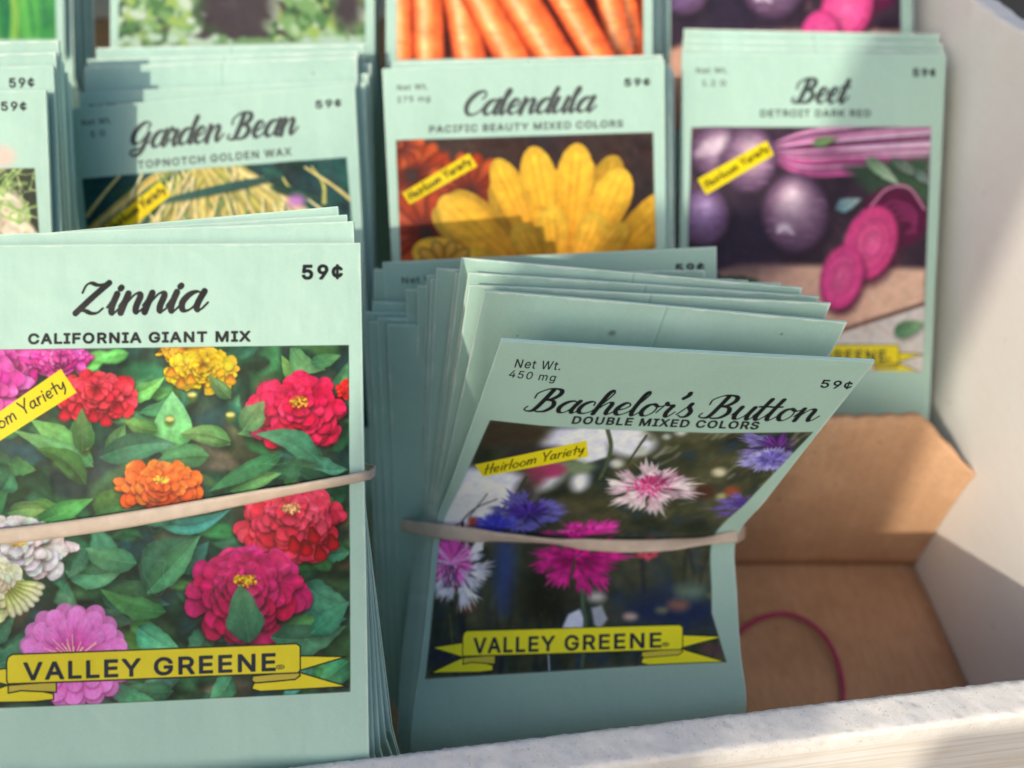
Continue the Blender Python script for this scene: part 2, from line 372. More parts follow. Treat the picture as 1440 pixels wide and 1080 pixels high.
def leaf(cv, base, tip, wd, c0, c1, bend=0., soft=1.5, vein=.4, shade=.5):
    b = np.array(base, float); t = np.array(tip, float); d = t-b; L = np.hypot(*d); n = np.array([-d[1], d[0]])/L
    s = np.linspace(0, 1, 11); mid = b+d*s[:, None]+n*(bend*L*np.sin(PI*s))[:, None]
    w = wd*np.sin(PI*s**.75)**.85*(1-.25*s)*(1+.06*cv.rs.randn(11)); w[0] = wd*.08; w[-1] = 0
    A = mid+n*w[:, None]; B = mid-n*w[:, None]*(.75+.4*cv.rs.rand())
    j = (1+.16*cv.rs.randn())*(1+cv.rs.randn(3)*.05)
    c0 = np.clip(np.array(c0)*j, 0, 1); c1 = np.clip(np.array(c1)*j, 0, 1)
    if shade: cv.poly(np.vstack([A, B[::-1]])+[wd*.12, wd*.3], C255(12, 26, 18), alpha=shade, soft=max(3., wd*.8*cv.sc))
    k = .66+.3*cv.rs.rand()
    cv.poly(np.vstack([A, mid[::-1]]), c0, c1, ax=(b, t), soft=soft, rim=.82, rimw=wd*.5)
    cv.poly(np.vstack([B, mid[::-1]]), c0*k, c1*(k+.08), ax=(b, t), soft=soft, rim=.85, rimw=wd*.5)
    g = cv.rs.rand()*.5+.2; m = b+d*g+n*wd*.35*cv.rs.randn()      # sheen patch
    cv.stroke([m, m+d*.3], wd*.16, np.clip(c1*1.2+.06, 0, 1), alpha=.35*cv.rs.rand(), soft=wd*.35*cv.sc+1)
    if vein:
        vc = np.clip(c1*1.15+.03, 0, 1); cv.stroke(mid, np.linspace(.8, .2, 11), vc, alpha=vein*.8, soft=2)
        for i in range(2, 9, 2):
            for sgn in (1, -1):
                e = mid[min(i+2, 10)]+sgn*n*w[min(i+2, 10)]*.8
                cv.stroke([mid[i], .5*(mid[i]+e)+d/L*1.0, e], .35, vc, alpha=vein*.25, soft=2)

def zinnia(cv, cx, cy, rx, ry, rings, dark, mid, lite, eye=None, tall=.25, soft=1.3, jit=.16, wk=1.25, dens=17):
    """domed double flower seen obliquely; tiers of paddle-shaped petals from the outermost to the innermost, each shading the one below"""
    rs = cv.rs; dark, mid, lite = (np.array(q) for q in (dark, mid, lite))
    cv.blob(cx, cy+ry*.10, rx*.95, ry*.9, C255(14, 24, 18), soft=.3, alpha=.75)
    cv.blob(cx, cy, rx*.86, ry*.8, dark*.55, soft=.12)
    for k in range(rings):
        f = 1-k/rings*.84; n = max(5, int(dens*f**.8)+2); off = rs.rand()*7; oy = -tall*ry*(1-f)
        A = [off+2*PI*i/n+rs.randn()*jit for i in range(n)]
        A.sort(key=lambda a: math.sin(a))
        for a in A:
            if rs.rand() < .06: continue
            ca, sa = math.cos(a), math.sin(a); rr = f*(1+rs.randn()*jit*.45); inner = max(f-.55, 0)
            drop = ry*(.12+.05*rs.randn())*max(sa, 0)
            bx, by = cx+rx*inner*ca, cy+oy+ry*inner*sa; tx, ty = cx+rx*rr*ca, cy+oy+ry*rr*sa+drop
            w = (wk*PI*f*(rx*abs(sa)+ry*abs(ca))/n*.74+1)*(1+.18*rs.randn())
            lit = min(max(.50-.22*sa*(1-.5*k/rings)+rs.randn()*.24+.14*(1-f), 0), 1)
            hue = 1+rs.randn(3)*.035
            tip = (mid*(1-lit)+lite*lit)*hue; base = (dark*.75*(1-lit)+mid*.55*lit)*hue
            sh = rx*.035
            petal(cv, bx, by+sh*.5, tx+sh*.3*ca, ty+sh*1.2, w*1.06, dark*.25, dark*.3, rim=None, tipw=.95, soft=max(2., sh*2.2*cv.sc), alpha=.55)
            petal(cv, bx, by, tx, ty, w, np.clip(base, 0, 1), np.clip(tip, 0, 1), rim=.86, tipw=.8+.3*rs.rand(), soft=soft, streak=.05, jag=.35)
            if rs.rand() < .5:      # a paler fold along the petal
                q = .35+.4*rs.rand(); cv.stroke([(bx+(tx-bx)*q, by+(ty-by)*q), (bx+(tx-bx)*.95, by+(ty-by)*.95)], w*.22, np.clip(tip*1.18+.03, 0, 1), alpha=.4, soft=w*.4*cv.sc)
    if eye is not None:
        for i in range(70):
            a = rs.rand()*2*PI; r = rs.rand()**.6
            x = cx+rx*.19*r*math.cos(a); y = cy-tall*ry*.85+ry*.15*r*math.sin(a)
            cv.blob(x, y, .022*rx, .02*rx, np.clip(np.array(eye)*(.45+.8*rs.rand()), 0, 1), soft=.5)

def cornflower(cv, cx, cy, r, sq, nf, c_in, c_out, c_core, core=.35, spread=(0, 2*PI), ragged=.2, soft=1.2, rot=0):
    rs = cv.rs; c_in, c_out, c_core = (np.array(q) for q in (c_in, c_out, c_core))
    for lay in (1.0, .72):
        A = np.linspace(spread[0], spread[1], nf+1)[:-1]+rs.randn(nf)*.12+(0 if lay == 1 else .3)
        for a in A:
            R = r*lay*(1+rs.randn()*.13); teeth = 5
            P = lambda q, da: (cx+q*math.cos(a+da), cy+q*sq*math.sin(a+da))
            hw = (spread[1]-spread[0])/nf*.50
            L = [P(R*.12, -.12), P(R*.45, -hw*.5), P(R*.7, -hw*.85)]
            for i in range(teeth):
                f = i/(teeth-1)*2-1
                L.append(P(R*(1.0-.12*abs(f)+rs.randn()*.07), f*hw+rs.randn()*.02))
                if i < teeth-1: L.append(P(R*(.70+rs.rand()*.10), (f+1/(teeth-1))*hw))
            L += [P(R*.7, hw*.85), P(R*.45, hw*.5), P(R*.12, .12)]
            j = 1+rs.randn()*.1
            cv.poly(L, np.clip(c_in*j, 0, 1), np.clip(c_out*j, 0, 1), ax=(P(R*.2, 0), P(R*.9, 0)), soft=soft, rim=.75, rimw=r*.05)
            for f in (-.5, 0, .5):
                cv.stroke([P(R*.2, f*hw*.3), P(R*.85, f*hw)], r*.008, c_in*.8, alpha=.55)
    for i in range(int(90*core/.35)):
        a = rs.rand()*2*PI; q = r*core*(.25+.75*rs.rand())
        x, y = cx+q*math.cos(a), cy+q*sq*math.sin(a)-r*.08
        c = np.clip(c_core*(.6+.7*rs.rand()), 0, 1)
        cv.stroke([(cx+q*.3*math.cos(a), cy+q*.3*sq*math.sin(a)), (x, y)], [r*.012, r*.02], c, alpha=.9)

def leaf_bed(cv, rect, n, size, pal, soft=3, vein=.25):
    rs = cv.rs; x0, y0, x1, y1 = rect
    for i in range(n):
        x = x0+(x1-x0)*rs.rand(); y = y0+(y1-y0)*rs.rand(); a = rs.rand()*2*PI; L = size*(.6+.8*rs.rand())
        c = np.array(pal[rs.randint(len(pal))])
        leaf(cv, (x, y), (x+L*math.cos(a), y+L*.7*math.sin(a)), L*.22, c*.7, c, bend=rs.randn()*.1, soft=soft, vein=vein)

GLYPH = json.loads(r'''{".":[38,[[[19,-1],[16,0],[13,2],[11,5],[10,8],[11,12],[13,15],[16,17],[19,17],[23,17],[26,15],[28,12],[28,8],[28,5],[26,2],[23,0]]]],"0":[91,[[[45,-1],[35,0],[26,5],[19,12],[14,23],[12,29],[11,36],[10,43],[10,51],[10,59],[11,66],[12,73],[14,79],[19,89],[26,97],[35,102],[45,103],[56,102],[65,97],[72,89],[77,79],[79,73],[80,66],[81,59],[81,51],[81,43],[80,36],[79,29],[77,23],[72,12],[65,5],[56,0]],[[45,10],[52,11],[58,15],[63,21],[66,29],[68,39],[69,51],[68,63],[66,73],[63,81],[58,87],[52,91],[45,92],[38,91],[33,87],[28,81],[25,73],[23,63],[22,51],[23,39],[25,29],[28,21],[33,15],[38,11]]]],"1":[91,[[[15,0],[15,11],[78,11],[78,0]],[[55,102],[55,0],[42,0],[42,90],[42,90],[17,72],[17,85],[40,102]]]],"2":[91,[[[13,0],[13,9],[47,46],[56,56],[62,65],[64,74],[63,79],[62,84],[59,87],[55,90],[45,92],[39,91],[34,89],[31,87],[28,83],[26,78],[25,72],[13,72],[14,81],[17,88],[22,95],[29,99],[36,102],[45,103],[54,102],[61,99],[67,95],[72,89],[75,82],[76,74],[74,64],[67,52],[53,36],[31,12],[31,11],[78,11],[78,0]]]],"3":[91,[[[44,-1],[35,-1],[27,2],[20,6],[14,11],[10,18],[9,26],[22,26],[23,21],[25,17],[29,14],[33,12],[44,10],[55,12],[59,15],[63,19],[65,23],[66,29],[65,34],[63,39],[60,43],[55,47],[48,49],[40,50],[31,50],[31,60],[58,90],[58,90],[14,90],[14,102],[74,102],[74,92],[42,56],[42,58],[53,58],[62,55],[69,51],[74,44],[77,37],[79,29],[77,21],[74,13],[69,7],[62,2],[53,0]]]],"4":[91,[[[8,21],[8,32],[49,102],[62,102],[22,33],[22,33],[83,33],[83,21]],[[56,0],[56,24],[56,29],[56,64],[69,64],[69,0]]]],"5":[91,[[[44,-1],[36,0],[28,2],[22,6],[17,12],[13,19],[12,26],[24,26],[25,22],[28,18],[35,12],[44,10],[50,11],[55,13],[60,16],[63,21],[65,26],[66,32],[65,39],[63,44],[59,49],[55,52],[50,55],[44,55],[33,54],[26,49],[13,51],[19,102],[73,102],[73,90],[30,90],[27,60],[27,60],[36,65],[46,67],[53,66],[59,64],[64,61],[69,57],[73,52],[76,46],[78,40],[78,33],[77,23],[74,15],[69,8],[62,3],[54,0]]]],"6":[91,[[[45,-1],[36,0],[28,3],[22,8],[17,15],[14,23],[13,32],[14,40],[16,48],[27,68],[50,102],[64,102],[30,52],[29,52],[33,58],[39,61],[47,63],[56,62],[63,59],[69,54],[74,48],[77,40],[78,31],[77,22],[74,15],[69,8],[62,3],[54,0]],[[45,10],[51,10],[56,13],[60,16],[63,20],[65,26],[65,31],[65,37],[63,43],[60,47],[56,50],[51,52],[45,53],[40,52],[35,50],[31,47],[28,43],[26,38],[25,32],[26,26],[28,20],[31,16],[35,13],[40,10]]]],"7":[91,[[[19,0],[65,90],[65,90],[12,90],[12,102],[78,102],[78,90],[33,0]]]],"8":[91,[[[45,-1],[36,0],[27,2],[20,7],[15,12],[11,19],[10,27],[11,33],[13,39],[16,44],[20,48],[25,51],[31,53],[31,53],[24,56],[19,62],[15,68],[14,76],[15,83],[18,90],[23,95],[29,100],[37,102],[45,103],[54,102],[61,100],[67,95],[72,90],[75,83],[76,76],[75,68],[72,62],[67,56],[60,53],[60,53],[65,51],[70,48],[74,44],[77,39],[79,33],[80,27],[79,19],[76,12],[70,7],[63,2],[55,0]],[[45,10],[52,10],[57,12],[61,15],[65,18],[67,23],[67,28],[67,33],[64,38],[61,42],[57,45],[51,46],[45,47],[39,46],[34,45],[29,42],[26,38],[24,33],[23,28],[24,23],[26,18],[29,15],[33,12],[39,10]],[[45,58],[55,60],[59,63],[61,66],[63,70],[64,75],[63,80],[62,84],[59,87],[55,90],[45,92],[35,90],[32,87],[29,84],[27,80],[27,75],[27,70],[29,66],[32,63],[36,60]]]],"9":[91,[[[45,103],[54,102],[62,99],[69,94],[74,87],[77,79],[78,69],[77,62],[75,54],[63,34],[40,0],[26,0],[60,50],[61,50],[57,44],[51,40],[44,39],[35,40],[27,43],[21,47],[17,54],[14,61],[13,70],[14,79],[17,87],[22,94],[29,99],[36,102]],[[45,92],[40,91],[35,89],[31,86],[28,81],[26,76],[25,70],[26,64],[28,59],[31,55],[35,51],[40,49],[45,49],[51,49],[56,51],[60,55],[63,59],[65,64],[65,70],[65,76],[63,81],[60,86],[56,89],[51,91]]]],"A":[96,[[[3,0],[40,102],[55,102],[93,0],[79,0],[57,60],[53,74],[46,96],[49,96],[43,74],[38,60],[17,0]],[[22,28],[22,40],[74,40],[74,28]]]],"B":[91,[[[12,0],[12,102],[48,102],[58,101],[66,98],[72,94],[76,88],[79,82],[80,75],[79,69],[77,64],[71,57],[63,53],[63,52],[68,51],[73,49],[77,45],[80,41],[83,35],[84,27],[83,20],[80,13],[75,8],[69,4],[60,1],[49,0]],[[25,11],[49,11],[59,13],[66,16],[70,21],[71,27],[70,32],[68,37],[65,41],[61,44],[56,46],[50,46],[25,46]],[[25,57],[48,57],[58,59],[62,62],[65,65],[67,70],[67,74],[66,81],[63,86],[57,89],[48,90],[25,90]]]],"C":[102,[[[53,-1],[47,-1],[41,0],[35,2],[30,5],[25,8],[21,13],[17,18],[14,23],[11,29],[10,36],[8,43],[8,51],[8,59],[10,66],[11,72],[14,79],[17,84],[21,89],[25,93],[30,97],[35,100],[41,102],[47,103],[53,103],[68,101],[75,98],[80,94],[85,89],[90,84],[93,77],[95,70],[82,70],[78,79],[71,86],[63,90],[53,91],[45,90],[37,86],[30,81],[25,73],[22,63],[21,51],[22,39],[25,29],[30,21],[37,15],[45,12],[53,11],[63,12],[71,16],[78,23],[82,32],[95,32],[93,25],[90,18],[86,12],[80,8],[75,4],[68,1],[61,-1]]]],"D":[100,[[[44,0],[19,0],[19,11],[43,11],[54,13],[64,16],[71,22],[76,30],[79,40],[80,51],[79,62],[76,72],[71,80],[64,86],[55,89],[44,90],[19,90],[19,102],[45,102],[52,101],[59,100],[65,98],[71,96],[80,88],[87,78],[89,72],[91,66],[92,59],[92,51],[92,43],[91,36],[89,30],[87,24],[83,18],[80,14],[75,10],[70,6],[64,3],[58,2],[51,0]],[[25,102],[25,0],[12,0],[12,102]]]],"E":[84,[[[12,0],[12,102],[74,102],[74,90],[25,90],[25,57],[71,57],[71,46],[25,46],[25,11],[75,11],[75,0]]]],"F":[82,[[[12,0],[12,102],[74,102],[74,90],[25,90],[25,56],[69,56],[69,44],[25,44],[25,0]]]],"G":[104,[[[54,-1],[47,-1],[41,0],[35,2],[30,5],[25,9],[21,13],[17,18],[14,23],[11,29],[9,36],[8,43],[8,51],[8,59],[9,66],[11,72],[14,79],[17,84],[21,89],[25,93],[30,97],[35,100],[41,102],[47,103],[53,103],[61,103],[68,101],[75,98],[81,94],[86,89],[90,83],[93,77],[95,70],[82,70],[77,79],[71,85],[63,90],[53,91],[44,90],[37,86],[30,81],[25,73],[22,63],[21,51],[22,39],[25,29],[30,21],[37,15],[45,12],[54,11],[62,11],[69,14],[75,19],[79,25],[82,32],[83,40],[87,40],[57,40],[57,51],[96,51],[96,40],[94,28],[90,18],[84,10],[75,4],[65,0]]]],"H":[103,[[[12,0],[12,102],[25,102],[25,58],[78,58],[78,102],[91,102],[91,0],[78,0],[78,46],[25,46],[25,0]]]],"I":[60,[[[6,0],[6,11],[24,11],[24,90],[6,90],[6,102],[54,102],[54,90],[37,90],[37,11],[54,11],[54,0]]]],"K":[93,[[[21,29],[21,43],[28,52],[35,61],[42,69],[73,102],[90,102],[46,55],[46,55]],[[12,0],[12,102],[25,102],[25,67],[25,45],[25,39],[25,0]],[[74,0],[38,52],[46,62],[90,0]]]],"L":[79,[[[12,0],[12,102],[25,102],[25,11],[72,11],[72,0]]]],"M":[126,[[[12,0],[12,102],[30,102],[55,37],[57,32],[60,25],[62,17],[64,10],[61,10],[64,17],[66,24],[68,32],[70,37],[95,102],[114,102],[114,0],[101,0],[101,58],[101,65],[101,74],[101,83],[101,91],[103,91],[100,82],[96,73],[93,64],[91,58],[68,0],[57,0],[34,58],[32,64],[29,72],[26,82],[22,91],[24,91],[24,83],[24,74],[24,66],[24,58],[24,0]]]],"N":[105,[[[12,0],[12,102],[27,102],[69,37],[73,30],[78,21],[83,11],[81,11],[80,22],[80,31],[80,39],[80,102],[93,102],[93,0],[77,0],[40,58],[35,66],[30,76],[22,90],[24,91],[24,77],[25,66],[25,58],[25,0]]]],"O":[107,[[[53,-1],[47,-1],[41,0],[35,2],[30,5],[25,8],[21,13],[17,18],[14,23],[11,29],[10,36],[8,43],[8,51],[8,59],[10,66],[11,72],[14,79],[17,84],[21,89],[25,93],[30,97],[35,100],[41,102],[47,103],[53,103],[60,103],[66,102],[71,100],[77,97],[82,93],[86,89],[90,84],[93,79],[95,72],[97,66],[98,59],[99,51],[98,43],[97,36],[95,29],[93,23],[90,18],[86,13],[82,8],[77,5],[71,2],[66,0],[60,-1]],[[53,11],[62,12],[70,15],[77,21],[82,29],[85,39],[86,51],[85,63],[82,73],[77,81],[70,87],[62,90],[53,91],[45,90],[37,87],[30,81],[25,73],[22,63],[21,51],[22,39],[25,29],[30,21],[37,15],[45,12]]]],"P":[89,[[[12,0],[12,102],[47,102],[58,101],[66,97],[73,92],[78,86],[81,78],[82,70],[81,61],[78,53],[73,47],[66,41],[58,38],[47,37],[22,37],[22,48],[47,48],[54,49],[59,51],[64,54],[67,59],[68,64],[69,70],[68,75],[67,80],[64,85],[59,88],[54,90],[46,90],[25,90],[25,0]]]],"R":[90,[[[12,0],[12,102],[47,102],[58,101],[67,98],[73,93],[78,87],[81,79],[82,70],[81,62],[78,54],[73,48],[67,43],[58,41],[47,40],[19,40],[19,51],[47,51],[54,52],[60,53],[64,56],[67,60],[68,65],[69,70],[68,76],[67,81],[64,85],[60,88],[54,90],[47,90],[25,90],[25,0]],[[71,0],[46,46],[61,46],[86,0]]]],"S":[89,[[[45,-2],[34,-1],[26,2],[18,6],[13,12],[9,19],[8,27],[21,27],[22,22],[25,18],[28,14],[33,12],[45,10],[51,10],[57,12],[62,15],[66,18],[68,23],[69,28],[68,32],[66,36],[59,41],[49,44],[37,48],[26,52],[17,58],[12,65],[10,74],[12,83],[15,90],[20,95],[28,100],[36,102],[45,103],[55,102],[63,100],[70,95],[75,90],[79,83],[80,76],[67,76],[65,82],[60,87],[53,91],[45,92],[39,91],[33,90],[29,87],[26,84],[24,80],[23,75],[24,70],[26,67],[34,62],[42,59],[53,56],[62,53],[72,48],[79,40],[81,34],[82,28],[81,20],[77,13],[72,7],[65,2],[56,-1]]]],"T":[90,[[[6,90],[6,102],[83,102],[83,90],[51,90],[51,0],[39,0],[39,90]]]],"U":[103,[[[52,-2],[41,0],[31,3],[23,9],[17,16],[13,25],[12,35],[12,102],[25,102],[25,36],[26,29],[28,23],[32,17],[37,14],[44,11],[52,10],[60,11],[66,14],[71,17],[75,23],[78,29],[79,36],[79,102],[91,102],[91,35],[90,25],[87,16],[81,9],[73,3],[63,0]]]],"V":[96,[[[41,0],[3,102],[17,102],[38,41],[43,27],[50,6],[47,6],[53,28],[58,41],[79,102],[93,102],[56,0]]]],"W":[137,[[[31,0],[3,102],[16,102],[33,39],[35,29],[37,19],[39,8],[38,8],[40,19],[42,29],[45,39],[61,102],[76,102],[92,39],[95,29],[97,19],[99,8],[98,8],[100,19],[102,29],[105,39],[121,102],[134,102],[106,0],[91,0],[74,65],[70,78],[67,95],[70,95],[67,79],[64,65],[46,0]]]],"X":[95,[[[4,0],[43,57],[43,47],[6,102],[21,102],[36,80],[41,72],[45,66],[49,58],[46,58],[50,66],[54,72],[60,80],[75,102],[89,102],[52,48],[52,57],[91,0],[76,0],[58,26],[54,33],[50,39],[46,46],[49,46],[45,39],[41,33],[36,26],[18,0]]]],"Y":[94,[[[41,0],[41,42],[3,102],[18,102],[38,69],[44,58],[50,46],[45,46],[50,59],[56,69],[76,102],[91,102],[54,42],[54,0]]]],"e":[81,[[[42,-2],[32,0],[23,3],[16,9],[11,17],[8,26],[7,37],[8,48],[11,58],[16,66],[23,72],[31,76],[41,77],[53,75],[59,72],[64,68],[68,63],[71,56],[74,48],[74,39],[74,34],[15,34],[15,44],[68,44],[62,40],[61,47],[60,54],[57,59],[53,63],[47,65],[41,66],[35,65],[29,63],[25,59],[22,54],[20,48],[19,42],[19,36],[20,28],[22,21],[26,16],[30,12],[36,10],[42,9],[51,11],[57,15],[61,21],[73,18],[71,13],[67,8],[62,4],[57,1],[50,-1]]]],"g":[85,[[[41,-30],[34,-30],[27,-28],[16,-22],[10,-14],[20,-8],[24,-13],[31,-18],[41,-19],[50,-18],[56,-15],[61,-9],[62,-1],[62,14],[61,14],[57,8],[50,3],[45,2],[39,1],[30,2],[23,5],[16,11],[11,18],[8,27],[7,38],[8,49],[11,59],[16,66],[22,72],[30,76],[39,77],[46,76],[51,75],[58,69],[62,64],[63,64],[63,76],[74,76],[74,-2],[73,-11],[70,-18],[65,-23],[58,-27],[50,-29]],[[41,12],[47,13],[53,15],[57,19],[60,24],[62,31],[62,39],[62,46],[60,53],[57,58],[53,62],[47,65],[41,66],[34,65],[29,62],[25,58],[22,52],[20,46],[19,39],[20,31],[22,25],[25,19],[29,15],[34,13]]]],"m":[122,[[[11,0],[11,76],[22,76],[22,59],[22,59],[24,65],[26,69],[34,75],[44,77],[51,76],[57,72],[62,66],[64,59],[62,59],[64,64],[67,69],[76,75],[87,77],[94,77],[99,74],[104,71],[108,66],[111,59],[111,51],[111,0],[99,0],[99,51],[98,58],[95,63],[89,65],[84,66],[79,66],[75,64],[69,58],[67,49],[67,0],[55,0],[55,52],[54,58],[51,62],[46,65],[40,66],[32,64],[28,61],[25,58],[23,53],[23,48],[23,0]]]],"t":[45,[[[41,76],[41,65],[1,65],[1,76]],[[13,94],[25,94],[25,20],[26,15],[27,12],[30,11],[34,10],[37,10],[40,11],[43,0],[38,-1],[34,-1],[25,0],[18,4],[14,10],[13,19]]]],"¢":[79,[[[37,0],[37,102],[45,102],[45,0]],[[41,12],[32,13],[23,16],[16,22],[11,30],[8,40],[7,51],[8,62],[11,71],[16,79],[23,85],[32,89],[41,90],[52,89],[61,84],[68,78],[72,69],[61,66],[58,71],[54,75],[48,78],[41,79],[35,78],[29,75],[25,71],[22,65],[20,58],[19,51],[20,43],[22,37],[25,31],[29,26],[35,23],[41,22],[49,23],[54,26],[58,31],[61,37],[73,34],[68,24],[61,17],[52,13]]]],"®":[93,[[[46,24],[38,24],[31,27],[24,30],[18,35],[13,41],[10,48],[7,55],[7,63],[7,71],[10,79],[13,86],[18,91],[24,96],[31,100],[38,102],[46,103],[54,102],[62,100],[69,96],[74,91],[79,86],[83,79],[85,71],[86,63],[85,55],[83,48],[79,41],[74,35],[69,30],[62,27],[54,24]],[[46,33],[54,34],[61,37],[68,42],[72,48],[75,55],[76,63],[75,71],[72,79],[68,85],[61,89],[54,92],[46,93],[38,92],[31,89],[25,85],[20,79],[17,71],[16,63],[17,55],[20,48],[25,42],[31,37],[38,34]],[[55,45],[46,62],[55,62],[64,45]],[[32,45],[32,82],[51,82],[56,80],[60,77],[62,70],[60,63],[56,59],[50,57],[37,57],[37,64],[48,64],[51,65],[53,70],[53,73],[51,74],[48,76],[41,76],[41,45]]]]}''')
PAPER = C255(169, 204, 193)      # the packets' mint paper
def lin(c): c = np.asarray(c, float); return np.where(c <= .04045, c/12.92, ((c+.055)/1.055)**2.4)
def srgb(c): c = np.clip(c, 0, 1); return np.where(c <= .0031308, c*12.92, 1.055*c**(1/2.4)-.055)
def finish(cv, seen, edge_wear_light=.38):
    g = lin(PAPER)/lin(seen); cv.grain(.014)
    o = np.clip(srgb(lin(cv.img)*g), 0, 1); h, w = cv.h, cv.w
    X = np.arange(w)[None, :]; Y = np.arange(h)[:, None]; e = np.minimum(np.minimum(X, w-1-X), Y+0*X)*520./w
    n = fnoise(h, w, 26*w/520., cv.rs); k = np.clip(1.9-e/(.7+2.2*np.clip(n-.5, 0, 1)*2), 0, 1)*edge_wear_light       # rubbed paper edges; on plain packets also painted as edges catching light
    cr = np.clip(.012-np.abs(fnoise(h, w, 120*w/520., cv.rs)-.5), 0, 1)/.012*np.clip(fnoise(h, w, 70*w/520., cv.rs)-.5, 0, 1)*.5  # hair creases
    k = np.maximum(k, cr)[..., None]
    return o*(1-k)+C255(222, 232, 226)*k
GRN = [C255(70,140,75), C255(95,165,85), C255(50,115,80), C255(45,105,60), C255(80,150,105)]

def art_zinnia():
    seen = C255(188, 226, 204)
    cv = Canvas([([(-103,347),(507,342),(519,1072),(-90,1095)], 0, 1)], 1000, 1200, seen, 3)
    cv.set_clip([(-68,494),(491,486),(493,972),(-60,994)], soft=3)
    cv.ground(C255(28,50,44), C255(62,72,56), C255(40,90,62), 60)
    dk = [C255(40,92,64), C255(54,116,76), C255(70,124,72), C255(40,82,78), C255(88,92,66)]
    leaf_bed(cv, (-80,480,500,990), 210, 95, dk, soft=7, vein=0)
    cv.blur(2.6)
    leaf_bed(cv, (-80,490,500,990), 110, 70, dk[:4]+[c*1.15 for c in GRN], soft=3, vein=.15)
    cv.blur(1.2)
    # magenta cluster top left
    for (x,y,rx,ry) in [(20,512,66,36),(-40,545,90,60),(95,505,45,18)]:
        zinnia(cv, x,y,rx,ry, 6, C255(150,20,90), C255(214,40,140), C255(240,130,200), soft=2)
    # yellow
    zinnia(cv, 268,494,44,14, 4, C255(190,110,20), C255(235,170,40), C255(240,190,60))
    zinnia(cv, 292,520,52,28, 6, C255(176,110,10), C255(232,190,20), C255(238,215,60), tall=.35)
    for x,y in [(262,545),(310,546),(330,540),(248,530),(275,540)]:
        petal(cv, x,y-14, x,y+2, 9, C255(180,100,20), C255(238,180,40))
    for a in [((262,532),(300,560)),((335,545),(322,560))]: pass
    # leaves around the heads
    G1, G2, G3 = C255(76,140,78), C255(132,196,112), C255(110,180,128)
    for b,t,w,c0,c1 in [((180,560),(240,530),14,G1,G2),((205,580),(252,552),9,C255(70,130,100),G3),((240,640),(250,550),26,G1,G3),((330,560),(300,528),10,G1,G2),
        ((350,610),(372,566),17,G1,C255(130,170,110)),((395,580),(340,610),14,C255(50,105,70),G2),((300,610),(330,625),12,G1,G2),((430,545),(400,500),12,G1,C255(120,190,100)),((412,490),(460,520),14,G1,G2),
        ((120,640),(125,575),19,C255(56,108,56),C255(96,158,80)),((125,640),(52,590),18,G1,C255(108,170,95)),((140,650),(90,620),12,G1,G2),((140,655),(28,605),14,G1,C255(110,160,86)),((130,680),(60,630),17,C255(50,98,52),C255(84,140,76)),
        ((160,640),(185,595),12,G1,C255(90,150,80)),((230,605),(180,585),12,G1,G2),((150,642),(258,625),20,C255(44,118,74),C255(86,166,110)),((300,640),(225,650),17,G1,C255(72,140,84)),((330,620),(260,610),14,G1,G2),
        ((455,640),(365,612),17,C255(52,110,78),C255(100,166,120)),((420,640),(490,660),18,C255(50,104,84),C255(80,140,110)),((380,660),(450,650),15,C255(40,96,66),C255(76,140,88)),((330,690),(400,665),14,G1,G2),((490,690),(420,655),14,C255(50,110,80),C255(70,130,96)),
        ((30,720),(130,740),20,C255(60,120,56),C255(120,190,90)),((20,720),(75,715),15,G1,C255(130,196,96)),((60,735),(140,700),14,C255(50,100,56),C255(90,150,76)),((150,730),(185,680),26,C255(70,140,60),C255(120,190,90)),((140,725),(235,700),16,C255(70,135,66),C255(120,180,96)),
        ((10,690),(25,660),16,C255(36,90,60),C255(70,140,90)),((-30,720),(20,690),20,C255(30,80,56),C255(60,130,80)),((20,650),(60,660),12,C255(50,96,60),C255(80,136,76)),((100,560),(150,520),14,C255(40,96,56),C255(70,150,80)),((440,510),(480,500),12,C255(50,110,70),C255(90,150,90)),((470,560),(490,510),12,C255(44,100,66),C255(80,146,90))]:
        leaf(cv, b, t, w*1.15, c0, c1, bend=cv.rs.randn()*.08)
    for x,y in [(246,592),(330,586),(128,632),(412,575),(277,558)]:
        cv.blob(x,y,7,8,C255(70,90,40),soft=.4); cv.blob(x,y-3,6,3.4,C255(214,206,120),soft=.5)
    zinnia(cv, 145,556,58,34, 6, C255(130,8,26), C255(216,34,50), C255(244,84,96), tall=.4)
    for x,y in [(100,588),(158,596),(120,582),(175,580),(140,590)]: petal(cv, x,y-16,x,y+4,10, C255(140,10,30), C255(220,40,60))
    leaf(cv, (125,634),(124,574),15, C255(56,112,56), C255(104,164,84))
    zinnia(cv, 424,578,70,50, 7, C255(110,2,28), C255(206,18,62), C255(236,52,98), eye=C255(220,170,50), tall=.3)
    zinnia(cv, 494,548,18,14, 3, C255(150,10,10), C255(220,30,30), C255(240,60,50))
    leaf(cv, (348,604),(376,564),20, C255(70,124,84), C255(126,168,116)); leaf(cv, (452,648),(364,610),19, C255(60,116,90), C255(104,170,126), bend=.12)
    leaf(cv, (400,640),(300,690),15, C255(44,100,60), C255(70,130,80))
    zinnia(cv, 234,682,64,36, 6, C255(200,40,16), C255(248,92,30), C255(255,150,64), eye=C255(240,190,70), tall=.28)
    # lower half (leaves first)
    T1, T2, T3 = C255(58,126,92), C255(104,174,120), C255(74,144,128)
